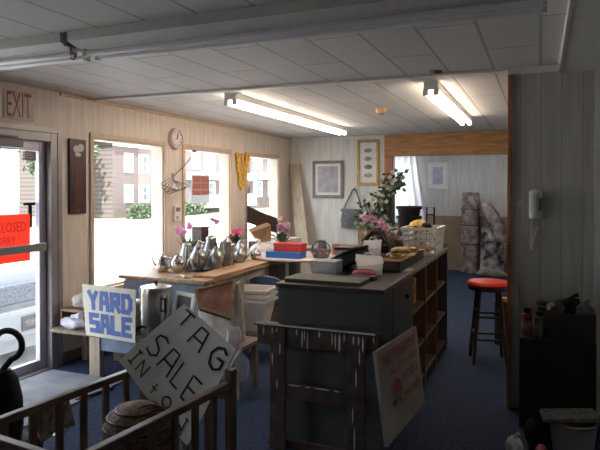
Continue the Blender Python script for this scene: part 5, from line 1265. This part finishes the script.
MB().tube([oz(76, 400, .012), oz(112, 388, .012)], .011, 8).build('shaft', M['darkw'], rdw); MB().ball(oz(112, 388, .016), .016).build('tip', M['darkw'], rdw)

# ================================================================== RIGHT: PHONE, CABINET, CLUTTER
ph = T('wall_phone', 'white corded telephone on the grey panelled wall', 'telephone', (-.02, 4.42, 1.36))
MB().box((-.072, 4.395, 1.37), (.018, 4.4295, 1.575), bev=.014).build('base', M['phone'], ph, smooth=True)
b = MB(); b.box((-.066, 4.355, 1.385), (-.012, 4.39, 1.565), bev=.014); b.ball((-.039, 4.372, 1.55), .034, (1, .7, .9)); b.ball((-.039, 4.372, 1.40), .034, (1, .7, .9)); b.build('handset', M['phone'], ph, smooth=True)
MB().box((-.006, 4.392, 1.43), (.012, 4.3955, 1.52)).build('keypad', M['greyframe'], ph)
pts = []
for i in range(140):
    f = i / 139; cxn = -.045 + .03 * math.sin(f * PI) ; z0 = 1.375 - .22 * math.sin(f * PI) if f < .5 else 1.155 + .16 * (f - .5) * 2
    xx = -.05 + (.035 * f) - .02 * math.sin(PI * f)
    pts.append(Vector((xx + .008 * math.cos(i * 1.3), 4.405 + .008 * math.sin(i * 1.3), z0)))
MB().tube(pts, .0035, 5).build('coiled_cord', M['phone'], ph)
ol = T('light_switch', 'pale switch plate on the grey wall left of the telephone', 'switch', (-.15, 4.425, 1.45))
MB().box((-.17, 4.422, 1.465), (-.105, 4.4295, 1.50), bev=.002).build('plate', M['offw'], ol); MB().box((-.145, 4.418, 1.476), (-.13, 4.4218, 1.49)).build('toggle', M['offw'], ol)
jt_ = bpy.data.objects['trim_4']
for z in (1.06, 1.13): MB().box((-.228, 4.392, z), (-.2185, 4.43, z + .055), bev=.002).build('hinge_leaf', M['steel'], jt_)
MB().tube([(-.228, 4.392, 1.05), (-.228, 4.392, 1.195)], .006, 8).build('hinge_pin', M['steel'], jt_)
kb = T('low_cabinet', 'black low cabinet standing against the grey panelled wall', 'cabinet', (.12, 4.2, 0))
MB().box((-.12, 4.06, 0), (.335, 4.41, .60), bev=.004).build('carcass', mat('black_cabinet', (.018, .018, .018), .6), kb)
dk = MB().box((-.105, 4.048, .05), (.32, 4.0595, .57), bev=.003).build('door', mat('black_cabinet_door', (.02, .02, .02), .6), kb)
MB().ball((-.085, 4.04, .36), .012, (1, .7, 1)).build('knob', M['black'], dk)
bxr = openbox('open_carton', 'dark carton of bags on top of the black cabinet', 'box', (.045, 4.10, .601), (.335, 4.36, .775), mat('dark_carton', (.045, .04, .036), .8), fill=M['blackm'])
for x, y, z, sz, mm, lab, sd_ in ((.10, 4.2, .74, (.06, .07, .045), 'cside', 'dark grey bag poking out at the left of the carton', 11), (.20, 4.25, .74, (.07, .07, .06), 'blackm', 'black bag bulging in the middle of the carton', 12), (.275, 4.19, .74, (.055, .08, .05), 'leather', 'grey leather-look bag at the right of the carton', 13)):
    crumple('soft_bag', lab, (x, y, z), sz, M[mm], sd_)
def can(label, x, m, h=.165, r=.033, y=4.15):
    t = T('spray_can', label, 'can', (x, y, .601)); MB().lathe([(0, 0), (r, 0), (r, h * .85), (r * .7, h * .92), (0, h * .92)], (x, y, .601), 18).build('can_body', m, t, smooth=True)
    MB().lathe([(0, h * .921), (r * .72, h * .921), (r * .72, h * 1.1), (0, h * 1.1)], (x, y, .601), 16).build('cap', M['black'], t); MB().open_lathe([(r + .001, h * .25), (r + .001, h * .6)], (x, y, .601), 18).build('label_band', M['greyframe'], t)
can('red spray can with a black cap, left edge of the black cabinet', -.075, mat('can_red', (.22, .03, .03), .4))
can('dark spray can standing right of the red one on the black cabinet', .002, M['alud'], .15)
wp = T('crumpled_paper', 'grey crumpled wad on a thin stack of papers behind the spray cans', 'paper', (.02, 4.25, .601))
b = MB(); b.box((-.01, 4.22, .601), (.035, 4.34, .78)); b.build('stack', M['olivebox'], wp); MB().ball((.015, 4.28, .805), .04, (1, 1, .6)).build('ball', M['cside'], wp)
# floor clutter lower right
bkt = T('white_bucket', 'white bucket on the floor in front of the black cabinet', 'bucket', (.2, 3.78, 0))
MB().lathe([(0, 0), (.11, 0), (.135, .20), (.125, .20), (.105, .01), (0, .01)], (.19, 3.80, 0), 24).build('pail', mat('dull_white', (.4, .4, .4), .5), bkt, smooth=True)
MB().tube(arc((.19, 3.80, .19), .138, R(200), R(340), 12, (1, 0, 0), (0, 1, 0)), .004, 5).build('bail', M['alud'], bkt)
nw = T('folded_newspaper', 'folded newspaper lying across the white bucket', 'newspaper', (.2, 3.8, .2))
mm_ = Matrix.Translation((.17, 3.80, .222)) @ Matrix.Rotation(R(8), 4, 'Z') @ Matrix.Rotation(R(-6), 4, 'Y')
MB().box((-.16, -.09, -.012), (.16, .09, .0), mm_, bev=.004).build('lower_fold', mat('newsprint', (.15, .15, .15), .9, scale=40, var=.4), nw); MB().box((-.155, -.092, .001), (.15, .085, .013), mm_, bev=.004).build('upper_fold', mat('newsprint_top', (.17, .17, .17), .9, scale=40, var=.4), nw)
crumple('plastic_bag', 'white plastic bag on the floor at the left of the clutter by the cabinet', (-.135, 3.62, .0), (.05, .06, .06), M['bag'], 8)
dbg = T('black_sack', 'black sack slumped on the floor between the white bag and the bucket', 'sack', (-.03, 3.75, 0))
MB().ball((-.02, 3.82, .085), .09, (.75, .8, .95), 3).build('sack_body', M['blackm'], dbg, smooth=True); MB().ball((-.02, 3.82, .175), .025, (1, 1, .8)).build('neck', M['blackm'], dbg)
rsh = T('red_shoe', 'dark red shoe on the floor beside the black sack', 'shoe', (.0, 3.55, 0))
MB().ball((.015, 3.66, .035), .05, (.7, 1.7, .65)).build('upper', M['redtx'], rsh, smooth=True); MB().box((-.018, 3.58, 0), (.048, 3.745, .012), bev=.004).build('sole', M['black'], rsh)

# ------------------------------------------------------------------ view
vs_ = S.view_settings; S.view_settings.view_transform = 'Standard'; vs_.look = 'None'; vs_.exposure = .85; vs_.gamma = 1; vs_.use_curve_mapping = False
for o_ in (ex, pq, ck, th, yl, ws): o_.location.y -= .03
S.cycles.use_denoising = True; S.cycles.max_bounces = 10; S.cycles.diffuse_bounces = 5; S.cycles.transparent_max_bounces = 16; S.cycles.sample_clamp_indirect = 8
